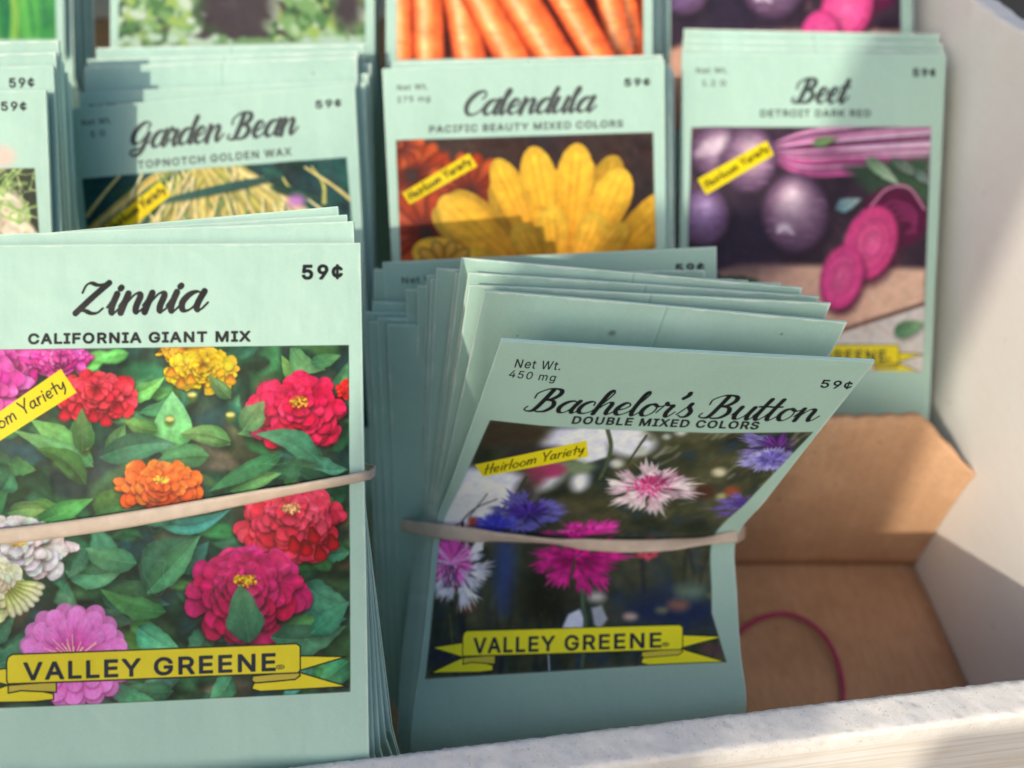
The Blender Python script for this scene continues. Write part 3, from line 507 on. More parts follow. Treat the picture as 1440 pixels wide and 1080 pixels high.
    for b,t,w in [((150,830),(245,848),24),((235,860),(150,830),20),((215,835),(290,752),24),((250,800),(300,760),16),((400,860),(488,870),26),((380,900),(480,880),24),((430,820),(494,850),22),((310,900),(350,820),30),((330,910),(345,840),26),
                  ((230,735),(330,715),12),((250,730),(180,715),12),((100,800),(190,790),20),((200,790),(120,770),18),((200,880),(262,915),22),((130,860),(200,872),16),((-10,900),(30,860),16),((10,930),(45,890),18),((440,930),(400,985),16),((260,930),(200,980),20),((490,930),(450,960),18),((330,950),(300,985),18),((250,970),(185,962),15),((460,780),(494,776),12),((160,960),(230,985),14),((300,880),(270,940),18),((130,770),(105,810),12)]:
        leaf(cv, b, t, w*1.1, T1, T2 if cv.rs.rand() < .6 else T3, bend=cv.rs.randn()*.08)
    # white
    zinnia(cv, 32,768,84,42, 6, C255(186,184,150), C255(236,238,232), C255(252,253,255), eye=C255(206,170,70), tall=.25)
    zinnia(cv, -2,820,48,44, 6, C255(150,160,84), C255(222,228,160), C255(250,250,226), tall=.2)
    for a in np.linspace(.2,1.3,7): petal(cv, 12+20*math.cos(a), 812+20*math.sin(a), 12+78*math.cos(a)*.8, 812+56*math.sin(a), 7, C255(170,186,80), C255(236,240,200))
    zinnia(cv, 414,734,74,54, 7, C255(120,8,26), C255(212,34,58), C255(234,86,112), eye=C255(210,170,110), tall=.42)
    for x,y in [(436,778),(455,785),(420,772),(472,770),(446,760)]: petal(cv, x-6,y-20,x,y+4,10, C255(120,0,16), C255(190,20,40))
    zinnia(cv, 350,832,84,66, 7, C255(104,4,42), C255(186,22,76), C255(216,56,126), eye=C255(216,180,40), tall=.3)
    leaf(cv, (355,902),(342,820),28, C255(50,110,80), C255(86,150,100)); leaf(cv, (385,895),(488,880),26, C255(58,120,90), C255(92,156,112), bend=.1); leaf(cv, (440,890),(492,845),20, C255(40,96,84), C255(76,136,116))
    leaf(cv, (215,832),(288,752),20, C255(56,120,84), C255(98,164,112)); leaf(cv, (240,858),(150,826),18, C255(48,112,64), C255(84,150,84), bend=-.1)
    cv.mottle(.18, 14); cv.blur(.5)
    # pink daisy-like zinnia behind the ribbon
    cv.blob(112,924,74,66,C255(60,30,50),soft=.4,alpha=.6)
    for ring,(r0,r1,n,w) in enumerate([(10,79,17,15),(8,76,14,14),(6,56,11,11)]):
        for i in range(n):
            t = 2*PI*i/n+ring*.23+.05*cv.rs.randn(); ca, sa = math.cos(t), math.sin(t); rr = r1*(1+.04*cv.rs.randn()); q = [.84,1.,.95][ring]
            petal(cv, 112+r0*ca, 921+r0*sa, 113+rr*ca, 921+rr*.92*sa, w*1.05, C255(120,30,90), C255(130,40,100), rim=None, tipw=1., soft=6, alpha=.45)
            petal(cv, 112+r0*ca, 920+r0*sa, 112+rr*ca, 918+rr*.92*sa, w, C255(206,56,150)*q, C255(248,154,226)*q, rim=.9, tipw=1.05, streak=.03, soft=1.6)
            for f in (-.3,.3): cv.stroke([(112+rr*.4*ca-sa*w*f*.6, 918+rr*.38*sa+ca*w*f*.6),(112+rr*.88*ca-sa*w*f, 918+rr*.82*sa+ca*w*f)], .8, C255(226,100,190)*q, alpha=.5, soft=2)
    for i in range(16): cv.stroke([(112,925),(112+20*cv.rs.randn(),902+6*cv.rs.randn())], .7, C255(240,190,160))
    cv.mottle(.12, 5); cv.punch(1.14, 1.10, .84)
    ribbon(cv, (18,958),(425,945), 41)
    cv.clip = None
    tag_label(cv, [(-64,628),(95,519),(117,552),(-60,662)], ((-42,634),(104,545)), (-9,-17))
    penned(cv, 'Zinnia', (112,443),(290,437), (1,-44), INK, SCRIPT, 4.5, 1.1, slant=.20, xh=1.2)
    sans(cv, 'CALIFORNIA GIANT MIX', (47,484),(357,480), (0,-18.5), INK, bold=.95)
    sans(cv, '59¢', (425,393),(483,392), (0,-26), INK, bold=1.2)
    sans(cv, 'Net Wt.', (-80,378),(-20,378), (3,-17), INK, bold=.2); sans(cv, '230 mg', (-80,398),(-20,398), (3,-17), INK, bold=.2)
    return finish(cv, seen)

BB_Q = [([(705,475),(1230,508),(1035,757),(612,738)], 0, .55), ([(612,738),(1035,757),(1048,1003),(578,1052)], .55, .97)]
def art_bachelor():
    seen = C255(156, 184, 177)
    cv = Canvas(BB_Q, 900, 1330, seen, 5)
    cv.set_clip([(690,588),(760,595),(830,600),(1000,607),(1143,608),(1008,757),(1010,860),(1027,932),(601,962),(612,840),(622,738)], soft=4)
    cv.ground(C255(38,44,38), C255(78,78,58), C255(44,58,74), 45, 2.0)
    cv.blob(650,700,60,46, C255(208,208,236), soft=.25); cv.blob(690,690,66,34, C255(204,206,234), soft=.3); cv.blob(800,620,40,22, C255(196,198,224), soft=.35); cv.blob(860,606,50,14, C255(206,208,230), soft=.4); cv.blob(890,622,34,18, C255(206,208,230), soft=.5)
    cv.poly([(616,742),(634,700),(662,668),(700,676),(745,690),(706,716),(676,744)], C255(214,214,240), soft=7); cv.poly([(786,612),(850,598),(858,640),(826,650),(796,640)], C255(206,208,234), soft=8)
    cv.blob(712,606,62,22, C255(56,50,42), soft=.6); cv.blob(760,640,50,16, C255(50,48,52), soft=.6)
    cv.blob(772,672,26,13, C255(190,194,210), soft=.9, rot=-.5); cv.blob(818,675,12,15, C255(214,216,236), soft=.7, rot=.5); cv.blob(800,655,40,10, C255(110,124,100), soft=.8)
    cv.blob(772,658,26,12, C255(150,60,100), soft=.6); cv.blob(755,668,14,14, C255(120,60,80), soft=.7)
    cv.blob(742,690,16,20, C255(66,60,58), soft=.6)
    for i in range(60):
        x, y = 880+260*cv.rs.rand(), 605+130*cv.rs.rand(); a = -.75+.2*cv.rs.randn(); L = 6+14*cv.rs.rand()
        cv.stroke([(x,y),(x+L*math.cos(a)*1.3,y+L*math.sin(a))], 1.5+2*cv.rs.rand(), [C255(130,130,100),C255(90,90,62),C255(100,70,50),C255(160,156,140)][cv.rs.randint(4)], alpha=.5, soft=5)
    for x,y,r,c in [(940,612,5,(170,172,176)),(905,632,8,(170,174,170)),(960,605,7,(190,190,190)),(1030,690,9,(130,70,54)),(990,690,14,(70,48,40)),(1013,663,8,(190,184,160)),(1015,697,6,(150,150,110)),(870,650,8,(190,190,190))]:
        cv.blob(x,y,r*1.2,r*.8,C255(*c),soft=.8)
    for i in range(110):
        x, y = 610+410*cv.rs.rand(), 770+180*cv.rs.rand()
        cv.stroke([(x,y),(x+6*cv.rs.randn(),y+30+30*cv.rs.rand())], 1+3*cv.rs.rand(), [C255(38,52,84),C255(40,56,40),C255(26,30,30),C255(60,70,64),C255(22,26,44)][cv.rs.randint(5)], alpha=.45, soft=6)
    cv.blob(730,810,16,60,C255(52,66,110),soft=.8); cv.blob(790,845,40,40,C255(28,30,20),soft=.8); cv.blob(960,860,60,30,C255(34,44,72),soft=.9); cv.blob(660,930,60,18,C255(40,44,62),soft=.8)
    for x,y,r,c in [(668,858,9,(150,80,60)),(985,830,14,(100,120,104)),(970,850,10,(140,96,80)),(950,858,6,(120,120,90)),(1012,835,6,(110,110,60)),(910,868,7,(216,180,170)),(865,840,9,(200,196,200)),(1010,915,10,(90,60,70))]:
        cv.blob(x,y,r*1.3,r*.8,C255(*c),soft=1.,alpha=.8)
    cv.blur(2.0)
    # stems
    K = C255(40,52,34)
    cv.stroke(spline([(690,735),(722,700),(742,668)]), 2.4, C255(52,62,52), soft=2); cv.stroke([(660,730),(686,692)], 1.2, C255(60,66,56), soft=2); cv.stroke(spline([(640,745),(668,716),(700,700)]), 1.8, C255(70,62,50), soft=2)
    cv.stroke(spline([(857,600),(862,625),(856,650),(846,672)]), 3, C255(70,80,62), soft=3); cv.stroke([(885,650),(912,610)], 2, C255(60,64,58), soft=3)
    cv.stroke(spline([(846,940),(850,890),(846,850),(842,800)]), 3.2, C255(66,86,70), soft=2); cv.stroke([(640,870),(648,930)], 2, C255(70,74,50), soft=3); cv.stroke([(798,925),(800,950)], 1.4, C255(150,160,170), soft=2); cv.stroke([(652,735),(655,760)], 2.6, C255(60,20,30), soft=2)
    cv.poly([(818,884),(826,866),(842,858),(848,872),(846,890),(818,890)], C255(190,194,220), soft=7); cv.poly([(858,856),(872,852),(880,872),(870,888),(862,880)], C255(150,154,172), soft=9); cv.blob(668,735,9,8,C255(150,70,54),soft=.5)
    cv.stroke(spline([(846,940),(850,890),(846,850),(842,800)]), 2.6, C255(66,86,70), soft=2)
    # blue-violet heads
    cornflower(cv, 745,722,62,.48,11, C255(60,50,130), C255(120,120,200), C255(70,50,140), core=.5, soft=1.6)
    cornflower(cv, 700,738,34,.6,9, C255(50,50,150), C255(96,100,206), C255(60,60,170), core=.6)
    cornflower(cv, 1095,628,62,.62,11, C255(76,60,140), C255(170,164,226), C255(90,50,120), core=.4, spread=(.6,4.2)); cornflower(cv, 1085,645,44,.5,9, C255(90,80,170), C255(176,176,230), C255(110,100,180), core=.4)
    cornflower(cv, 1060,712,56,.42,10, C255(66,50,120), C255(130,112,196), C255(80,60,140), core=.5, spread=(2.6,6.6))
    # pale pink head
    cornflower(cv, 916,684,74,.50,13, C255(226,170,206), C255(238,226,240), C255(196,70,130), core=.34, spread=(0,2*PI))
    for i in range(70):
        x, y = 916+18*cv.rs.randn(), 690+6*cv.rs.randn(); cv.stroke([(x,y),(x+6*cv.rs.randn(),y-5)], .9, C255(206,70,140) if cv.rs.rand()<.7 else C255(240,180,214))
    for i in range(16): cv.stroke([(925+10*cv.rs.randn(),682),(945+12*cv.rs.randn(),664+5*cv.rs.randn())], .5, C255(110,40,80), alpha=.7)
    # white/pink head, left below the band
    cornflower(cv, 650,805,66,.86,10, C255(214,208,240), C255(240,238,255), C255(206,70,170), core=.2, spread=(-.9,3.0)); cornflower(cv, 640,790,42,.95,12, C255(190,60,150), C255(226,130,210), C255(200,70,170), core=.9)
    for i in range(60):
        a = 2*PI*cv.rs.rand(); q = 30+14*cv.rs.rand(); cv.stroke([(640,796),(640+q*math.cos(a),796+q*math.sin(a)*.9)], [.6,1.2], C255(226,100,180) if cv.rs.rand()<.6 else C255(236,200,232), alpha=.8)
    for i in range(12): cv.stroke([(640+8*cv.rs.randn(),800),(642+14*cv.rs.randn(),830)], .9, C255(60,40,70), alpha=.7)
    # magenta head in the middle
    cornflower(cv, 836,784,76,.74,9, C255(150,20,100), C255(222,60,160), C255(170,30,120), core=.3, spread=(-.5,3.6)); cornflower(cv, 832,757,56,.55,6, C255(170,30,120), C255(236,80,190), C255(190,40,140), core=.3, spread=(3.6,5.9))
    cornflower(cv, 932,775,20,.9,8, C255(170,50,80), C255(206,90,110), C255(170,50,80), core=.5)
    cv.mottle(.08, 10); cv.blur(.5); cv.punch(1.1, 1.05, .93)
    ribbon(cv, (663,930),(976,915), 36)
    cv.clip = None
    tag_label(cv, [(668,651),(827,617),(830,640),(680,668)], ((682,664),(824,634)), (4,-14), col=(.86,.80,.12), hw=1.0)
    penned(cv, "Bachelor's Button", (741,574),(1144,592), (12,-33), INK, SCRIPT, 3.6, .9, slant=.20, xh=1.02)
    sans(cv, 'DOUBLE MIXED COLORS', (804,592),(1067,602), (5,-14), INK, bold=.8)
    sans(cv, 'Net Wt.', (722,512),(790,516), (5,-16), INK, bold=.1); sans(cv, '450 mg', (714,526),(783,532), (5,-14), INK, bold=.1)
    sans(cv, '59¢', (1151,543),(1196,547), (6,-15), INK, bold=.5)
    return finish(cv, seen)

def art_calendula():
    seen = C255(176, 222, 206)
    cv = Canvas([([(538,98),(934,84),(938,640),(566,655)], 0, 1)], 560, 800, seen, 7)
    cv.set_clip([(558,200),(918,188),(926,560),(572,570)], soft=3)
    cv.ground(C255(44,40,44), C255(70,52,44), C255(60,34,30), 30)
    O1, O2 = C255(196,70,24), C255(236,110,50)
    for (x,y,r) in [(580,250,62),(660,275,66),(600,330,70),(560,205,40)]:
        for i in range(16):
            a = 2*PI*i/16+.2; petal(cv, x+8*math.cos(a), y+8*math.sin(a), x+r*math.cos(a), y+r*.9*math.sin(a), 12, C255(120,40,30), O2 if i%2 else O1, soft=3)
    cv.blur(1.5)
    Y1, Y2 = C255(224,146,24), C255(252,212,66)
    cx, cy = 792, 430
    for ring, (n, r, w, dk) in enumerate([(22, 214, 25, .80), (19, 228, 29, 1.), (15, 140, 21, .95)]):
        for i in range(n):
            t = 2*PI*i/n+ring*.19+cv.rs.randn()*.05; ca, sa = math.cos(t), math.sin(t); rr = r*(1+cv.rs.randn()*.05)*(1 if sa < 0 else .9)
            tx, ty = cx+rr*ca*.98, cy+rr*sa; bx, by = cx+22*ca, cy+22*sa; ww = w*(1+.1*cv.rs.randn())
            petal(cv, bx, by+3, tx+2, ty+4, ww*1.04, C255(120,60,10), C255(130,76,16), rim=None, tipw=.8, soft=8, alpha=.5)
            petal(cv, bx, by, tx, ty, ww, Y1*dk, Y2*dk, rim=.88, soft=2.4, streak=.04, tipw=1.)
            for q in (-.35, .3): cv.stroke([(bx-sa*ww*q*.4, by+ca*ww*q*.4), (tx-sa*ww*q*.7-ca*14, ty+ca*ww*q*.7-sa*14)], 1.1, Y1*dk*.82, alpha=.4, soft=3)
    for i in range(140):
        t = 2*PI*cv.rs.rand(); q = 40*cv.rs.rand()**.5; cv.blob(cx+q*math.cos(t), cy+q*math.sin(t)*.8, 4, 4, C255(190,110,20)*(.5+.7*cv.rs.rand()), soft=.5)
    cv.mottle(.15, 10)
    for i in range(10): petal(cv, 625,375, 625+44*math.cos(i*.63), 375+36*math.sin(i*.63), 10, C255(190,130,30), C255(230,190,80), soft=2)
    cv.clip = None
    tag_label(cv, [(566,274),(660,218),(672,236),(577,290)], ((578,284),(664,232)), (-5,-11), hw=.9)
    penned(cv, 'Calendula', (650,164),(832,158), (2,-34), C255(74,84,84), SCRIPT, 3.4, 1.1, slant=.20, xh=1.2)
    sans(cv, 'PACIFIC BEAUTY MIXED COLORS', (603,189),(876,180), (0,-13), C255(60,66,66), bold=.3)
    sans(cv, '59¢', (876,122),(914,121), (0,-14), INK, bold=.5)
    sans(cv, 'Net Wt.', (558,129),(602,127), (0,-11), C255(70,78,78), bold=.1); sans(cv, '275 mg', (558,146),(606,144), (0,-11), C255(70,78,78), bold=.1)
    ribbon(cv, (620,540),(880,530), 30)
    return finish(cv, seen)

def beet(cv, x, y, rx, ry, hi=(-.15,-.4), lite=(226,204,228), mid=(156,116,160), dark=(66,46,74)):
    cv.blob(x+4,y+8,rx*1.05,ry*1.02,C255(24,18,30),soft=.3,alpha=.8)
    lite, mid, dark = C255(*lite), C255(*mid), C255(*dark)
    for i in range(14):
        f = 1-i/14; t = i/13; c = dark*(1-t)**1.2+(mid*(1-t)+lite*t)*(1-(1-t)**1.2)
        cv.blob(x+rx*hi[0]*(1-f), y+ry*hi[1]*(1-f)*1.25, rx*f, ry*f, c, soft=.10, alpha=.85)
    for i in range(40):
        t = 2*PI*cv.rs.rand(); q = .85*cv.rs.rand()**.5; X, Y = x+rx*q*math.cos(t), y+ry*q*math.sin(t)
        cv.stroke(spline([(X-7,Y+1),(X,Y-.6),(X+7,Y+1)]), .9, mid*(.6+.8*cv.rs.rand()), alpha=.35, soft=2)
def slice_(cv, x, y, rx, ry, rot, c=(206,52,124)):
    cv.blob(x+4,y+7,rx*1.03,ry*1.02,C255(60,24,44),soft=.2,rot=rot); cv.blob(x,y,rx,ry,C255(*c)*.8,soft=.08,rot=rot)
    for i in range(11):
        f = .96-i*.085; k = [1.12, .86][i%2]*(1+.06*cv.rs.randn())
        cv.blob(x+1.5*cv.rs.randn(),y+1.5*cv.rs.randn(),rx*f,ry*f,np.clip(C255(*c)*k+[.02*i*.5,.012*i,.01*i],0,1),soft=.10,rot=rot+.04*cv.rs.randn(),alpha=.75)
    for i in range(50):
        t = 2*PI*cv.rs.rand(); q = cv.rs.rand()*.85; cv.stroke([(x+rx*q*math.cos(t),y+ry*q*math.sin(t)),(x+rx*(q+.1)*math.cos(t),y+ry*(q+.1)*math.sin(t))], .8, C255(236,130,180), alpha=.3, soft=2)
def art_beet(quad, T=None, seed=9):
    seen = C255(178, 216, 206)
    cv = Canvas([(quad, 0, 1)], 560, 800, seen, seed)
    f = T or (lambda p: p)
    cv.set_clip([(972,181),(1307,181),(1296,523),(962,518)], soft=3)
    cv.ground(C255(34,26,40), C255(60,44,60), C255(90,60,70), 40)
    cv.poly([(960,400),(1040,372),(1300,380),(1300,530),(955,530)], C255(214,160,142), C255(224,184,162), ax=((1000,400),(1250,520)), soft=14)
    cv.poly([(1150,480),(1300,425),(1300,530),(1100,530)], C255(206,204,206), soft=10); cv.stroke([(1130,482),(1300,428)], 2.5, C255(70,44,40), soft=6)
    for i in range(24): cv.stroke([(1010+270*cv.rs.rand(),470),(960+300*cv.rs.rand(),415+60*cv.rs.rand())], 1.2, C255(170,120,100), alpha=.2, soft=3)
    cv.poly([(1150,183),(1310,181),(1308,232),(1180,214)], C255(196,196,216), C255(214,214,232), ax=((1150,190),(1300,200)), soft=16)
    for i in range(34):
        y = 182+70*i/34+2*cv.rs.randn(); k = i/34
        cv.stroke(spline([(1078+6*cv.rs.rand(),205+22*k),(1130,y+2),(1200,y-4+10*(k-.4)),(1312,y-10+34*(k-.45))]), .8+1.3*cv.rs.rand(), [C255(176,70,140),C255(216,150,206),C255(120,30,84),C255(206,170,214),C255(70,30,64),C255(150,44,110)][cv.rs.randint(6)], soft=2.5, alpha=.9)
    leaf(cv,(1140,205),(1175,196),7,C255(70,120,70),C255(110,160,90),soft=4)
    cv.poly([(1185,238),(1305,222),(1305,290),(1230,285)], C255(34,52,44), C255(52,80,60), ax=((1185,240),(1300,280)), soft=18)
    for b,t,w in [((1215,225),(1262,262),10),((1250,225),(1290,250),9),((1285,240),(1306,262),8)]: leaf(cv, b, t, w, C255(60,96,76), C255(150,180,170), soft=4)
    leaf(cv,(1000,420),(1066,396),26,C255(30,84,40),C255(74,150,60),soft=4); leaf(cv,(985,400),(1045,420),22,C255(30,76,50),C255(60,124,70),soft=4); leaf(cv,(1255,470),(1300,455),12,C255(60,110,80),C255(120,170,130),soft=4); leaf(cv,(1172,296),(1208,282),10,C255(70,110,140),C255(140,170,190),soft=4)
    cv.blob(1040,335,78,50,C255(34,28,46),soft=.5)
    beet(cv,1008,214,38,40,(.2,-.2)); beet(cv,1050,226,40,48,(.35,-.2),lite=(234,212,226)); beet(cv,988,306,36,42,(.1,-.3),lite=(190,164,226),mid=(116,86,156)); beet(cv,1116,302,47,55,(-.1,-.45))
    for f in range(5): cv.blob(985+8*f,212-2*f,5,14,C255(222,206,230),soft=.8,alpha=.5,rot=.5)
    cv.blob(1256,308,46,44,C255(74,20,52),soft=.1,rot=.4); cv.stroke(spline([(1222,292),(1245,268),(1275,266),(1298,296)]), 1.6, C255(190,120,160), soft=3)
    for i in range(9): cv.stroke(spline([(1230+3*i,300+4*i),(1250+2*i,282+4*i),(1284,296+3*i),(1286-2*i,330)]), 1.3, C255(150,50,104) if i%2 else C255(96,24,70), soft=3, alpha=.8)
    slice_(cv,1222,344,36,54,.35); slice_(cv,1180,392,29,46,.22,(206,52,128))
    cv.stroke(spline([(1112,330),(1100,322),(1092,328)]), 2.2, C255(196,180,206), soft=5); cv.blob(1100,322,9,5,C255(206,190,220),soft=1.)
    cv.mottle(.12, 9); cv.punch(1.02, 1., .82)
    ribbon(cv, (1040,512),(1262,512), 26)
    cv.clip = None
    tag_label(cv, [(980,254),(1076,200),(1086,220),(992,276)], ((993,267),(1080,214)), (-5,-11), hw=.9)
    penned(cv, 'Beet', (1114,146),(1188,146), (1,-34), C255(62,72,76), SCRIPT, 3.4, 1.1, slant=.20, xh=1.2)
    sans(cv, 'DETROIT DARK RED', (1066,166),(1222,166), (0,-13), C255(54,60,62), bold=.3)
    sans(cv, '59¢', (1280,109),(1314,109), (0,-15), INK, bold=.5)
    sans(cv, 'Net Wt.', (977,104),(1022,104), (0,-11), C255(70,78,78), bold=.1); sans(cv, '1.2 G', (985,122),(1020,122), (0,-11), C255(70,78,78), bold=.1)
    return finish(cv, seen)

def art_bean():
    seen = C255(172, 216, 204)
    cv = Canvas([([(101,154),(499,120),(530,690),(140,720)], 0, 1)], 560, 800, seen, 11)
    cv.set_clip([(118,252),(488,222),(520,600),(150,625)], soft=3)
    cv.ground(C255(20,60,66), C255(40,96,90), C255(30,44,52), 40)
    for i in range(22):
        x, y = 120+380*cv.rs.rand(), 235+320*cv.rs.rand(); leaf(cv,(x,y),(x+70*cv.rs.randn(),y+40*cv.rs.randn()),16,C255(20,70,66),C255(50,120,100),soft=6)
    for i in range(30):
        a = -.5+1.05*(i%15)/14+cv.rs.randn()*.04; x0 = 300+18*cv.rs.randn(); 
        c = [C255(214,206,120),C255(232,222,150),C255(190,190,96),C255(150,170,84),C255(228,200,110)][cv.rs.randint(5)]
        L = 200; p = spline([(x0-30*math.sin(a), 212),(x0+L*.5*math.sin(a)*1.6, 212+L*.3),(x0+L*math.sin(a)*2.1, 212+L*.85)])
        w = np.linspace(4,9,len(p)); cv.stroke(p, w, c*.8, soft=3); cv.stroke(p-[1.5,0], w*.5, np.clip(c*1.08,0,1), soft=4, alpha=.8)
    for i in range(46):
        x0, y0 = 170+270*cv.rs.rand(), 226+70*cv.rs.rand(); t = 1.57-(x0-300)*.004+.35*cv.rs.randn(); L = 40+60*cv.rs.rand()
        p = spline([(x0,y0),(x0+L*.5*math.cos(t)+9*cv.rs.randn(),y0+L*.5*math.sin(t)),(x0+L*math.cos(t),y0+L*math.sin(t))])
        c = [C255(226,216,140),C255(240,232,176),C255(196,200,116),C255(236,224,150),C255(130,160,90)][cv.rs.randint(5)]
        cv.stroke(p+[1.5,2], 3., C255(30,60,50), soft=5, alpha=.4); cv.stroke(p, np.linspace(1.5,3.4,len(p)), c*.85, soft=2.5); cv.stroke(p-[.8,0], 1.1, np.clip(c*1.12,0,1), soft=3, alpha=.7)
    for i in range(16): leaf(cv,(130+350*cv.rs.rand(),226+60*cv.rs.rand()),(130+350*cv.rs.rand(),240+60*cv.rs.rand()),7,C255(20,66,62),C255(44,104,88),soft=4) if i % 8 == 0 else None
    cv.mottle(.15, 9)
    cv.blob(418,283,12,9,C255(190,130,206),soft=.7)
    cv.clip = None
    tag_label(cv, [(150,318),(228,256),(243,275),(165,338)], ((160,326),(236,270)), (-6,-11), hw=.9)
    penned(cv, 'Garden Bean', (184,211),(416,189), (-1,-36), C255(66,76,78), SCRIPT, 3.4, 1.1, slant=.20, xh=1.2)
    sans(cv, 'TOPNOTCH GOLDEN WAX', (196,238),(411,219), (-1,-14), C255(54,62,62), bold=.3)
    sans(cv, '59¢', (443,154),(481,151), (-1,-14), INK, bold=.5)
    sans(cv, 'Net Wt.', (116,178),(159,174), (-1,-11), C255(70,78,78), bold=.1); sans(cv, '5 G', (129,194),(151,192), (-1,-11), C255(70,78,78), bold=.1)
    ribbon(cv, (190,590),(450,575), 30)
    return finish(cv, seen)

def art_root():       # pale roots with feathery tops; only its right edge is in the picture
    seen = C255(180, 222, 206)
    cv = Canvas([([(-325,150),(66,128),(90,690),(-300,712)], 0, 1)], 560, 800, seen, 13)
    cv.set_clip([(-308,262),(51,236),(78,600),(-280,625)], soft=3)
    cv.ground(C255(40,50,40), C255(80,100,66), C255(60,66,50), 30)
    for i in range(200):
        x = -300+350*cv.rs.rand(); y = 240+200*cv.rs.rand(); cv.stroke([(x,y),(x+20*cv.rs.randn(),y+26*cv.rs.randn())], 1.2+1.6*cv.rs.rand(), [C255(150,190,110),C255(200,220,170),C255(120,160,90)][cv.rs.randint(3)], alpha=.6, soft=3)
    for x,y,r in [(-250,470,44),(-180,500,50),(-110,480,46),(-60,520,50),(0,500,44),(50,470,40),(-220,400,38),(-150,410,42),(-10,226,26),(12,214,18),(8,300,34),(-40,330,44),(30,330,24)]:
        cv.blob(x+4,y+8,r*1.05,r*.95,C255(40,50,30),soft=.3,alpha=.6); cv.blob(x,y,r,r*.9,C255(232,226,206),soft=.15,c1=C255(206,190,166))
        for q in range(12): cv.stroke([(x+r*.5*cv.rs.randn(),y-r*.2),(x+r*.6*cv.rs.randn(),y+r*.6*cv.rs.rand())], 1.1, C255(196,184,150) if q%2 else C255(244,240,226), alpha=.4, soft=3)
        for q in range(6): cv.stroke(spline([(x,y-r*.7),(x+10*cv.rs.randn(),y-r*1.2),(x+24*cv.rs.randn(),y-r*1.9)]), 2, C255(150,190,110), alpha=.8, soft=2)
    cv.mottle(.2, 9)
    for i in range(50):
        x = -20+70*cv.rs.rand(); y = 240+70*cv.rs.rand(); cv.stroke([(x,y),(x+14*cv.rs.randn(),y+14*cv.rs.randn())], 1.2, C255(200,224,150), alpha=.5, soft=3)
    cv.clip = None
    cv.blob(4,222,20,14,C255(222,204,190),soft=.5)
    sans(cv, '59¢', (2,159),(40,157), (-1,-16), INK, bold=.5)
    penned(cv, 'Radish'.replace('R','B').replace('h','h'), (-200,220),(-60,212), (0,-42), INK, {**SCRIPT}, 4, 1.3, slant=.42) if False else None
    return finish(cv, seen)

def art_green():      # tall green stalks
    seen = C255(170, 210, 198)
    cv = Canvas([([(-260,-480),(84,-490),(90,75),(-250,90)], 0, 1)], 420, 640, seen, 15)
    cv.set_clip([(-246,-390),(72,-396),(79,57),(-240,70)], soft=2)
    cv.ground(C255(30,110,60), C255(70,160,80), C255(40,140,70), 40)
    for i in range(70):
        x = -240+320*cv.rs.rand(); y = -40+110*cv.rs.rand(); cv.stroke(spline([(x,y+20),(x+8*cv.rs.randn(),y-60),(x+26*cv.rs.randn(),y-160)]), [2+4*cv.rs.rand()]*13, [C255(60,150,70),C255(96,186,84),C255(30,110,70),C255(150,190,80)][cv.rs.randint(4)], alpha=.7, soft=4)
    cv.clip = None
    return finish(cv, seen)

def art_leafy():      # curly grey-green leaves on dark soil
    seen = C255(178, 214, 200)
    cv = Canvas([([(156,-478),(527,-482),(527,80),(156,84)], 0, 1)], 420, 640, seen, 17)
    cv.set_clip([(170,-385),(513,-388),(514,58),(168,66)], soft=2)
    cv.ground(C255(58,52,56), C255(76,70,70), C255(50,56,50), 20)
    for cx in (230, 440, 180, 500):
        for i in range(170):
            x, y = cx+38*cv.rs.randn(), 8+46*cv.rs.randn(); r = 5+8*cv.rs.rand()
            cv.blob(x,y,r,r*.7,[C255(120,160,104),C255(160,190,150),C255(80,124,76),C255(190,210,190),C255(150,180,96),C255(60,90,60)][cv.rs.randint(6)],soft=.4,rot=cv.rs.rand()*3)
    cv.blob(335,12,52,40,C255(66,58,64),soft=.4); cv.blob(490,8,20,34,C255(66,58,64),soft=.6)
    for i in range(60):
        x = 168+345*cv.rs.rand(); cv.blob(x,60+4*cv.rs.randn(),7,5,C255(176,204,184) if cv.rs.rand()<.6 else C255(110,150,100),soft=.5)
    cv.clip = None
    return finish(cv, seen)

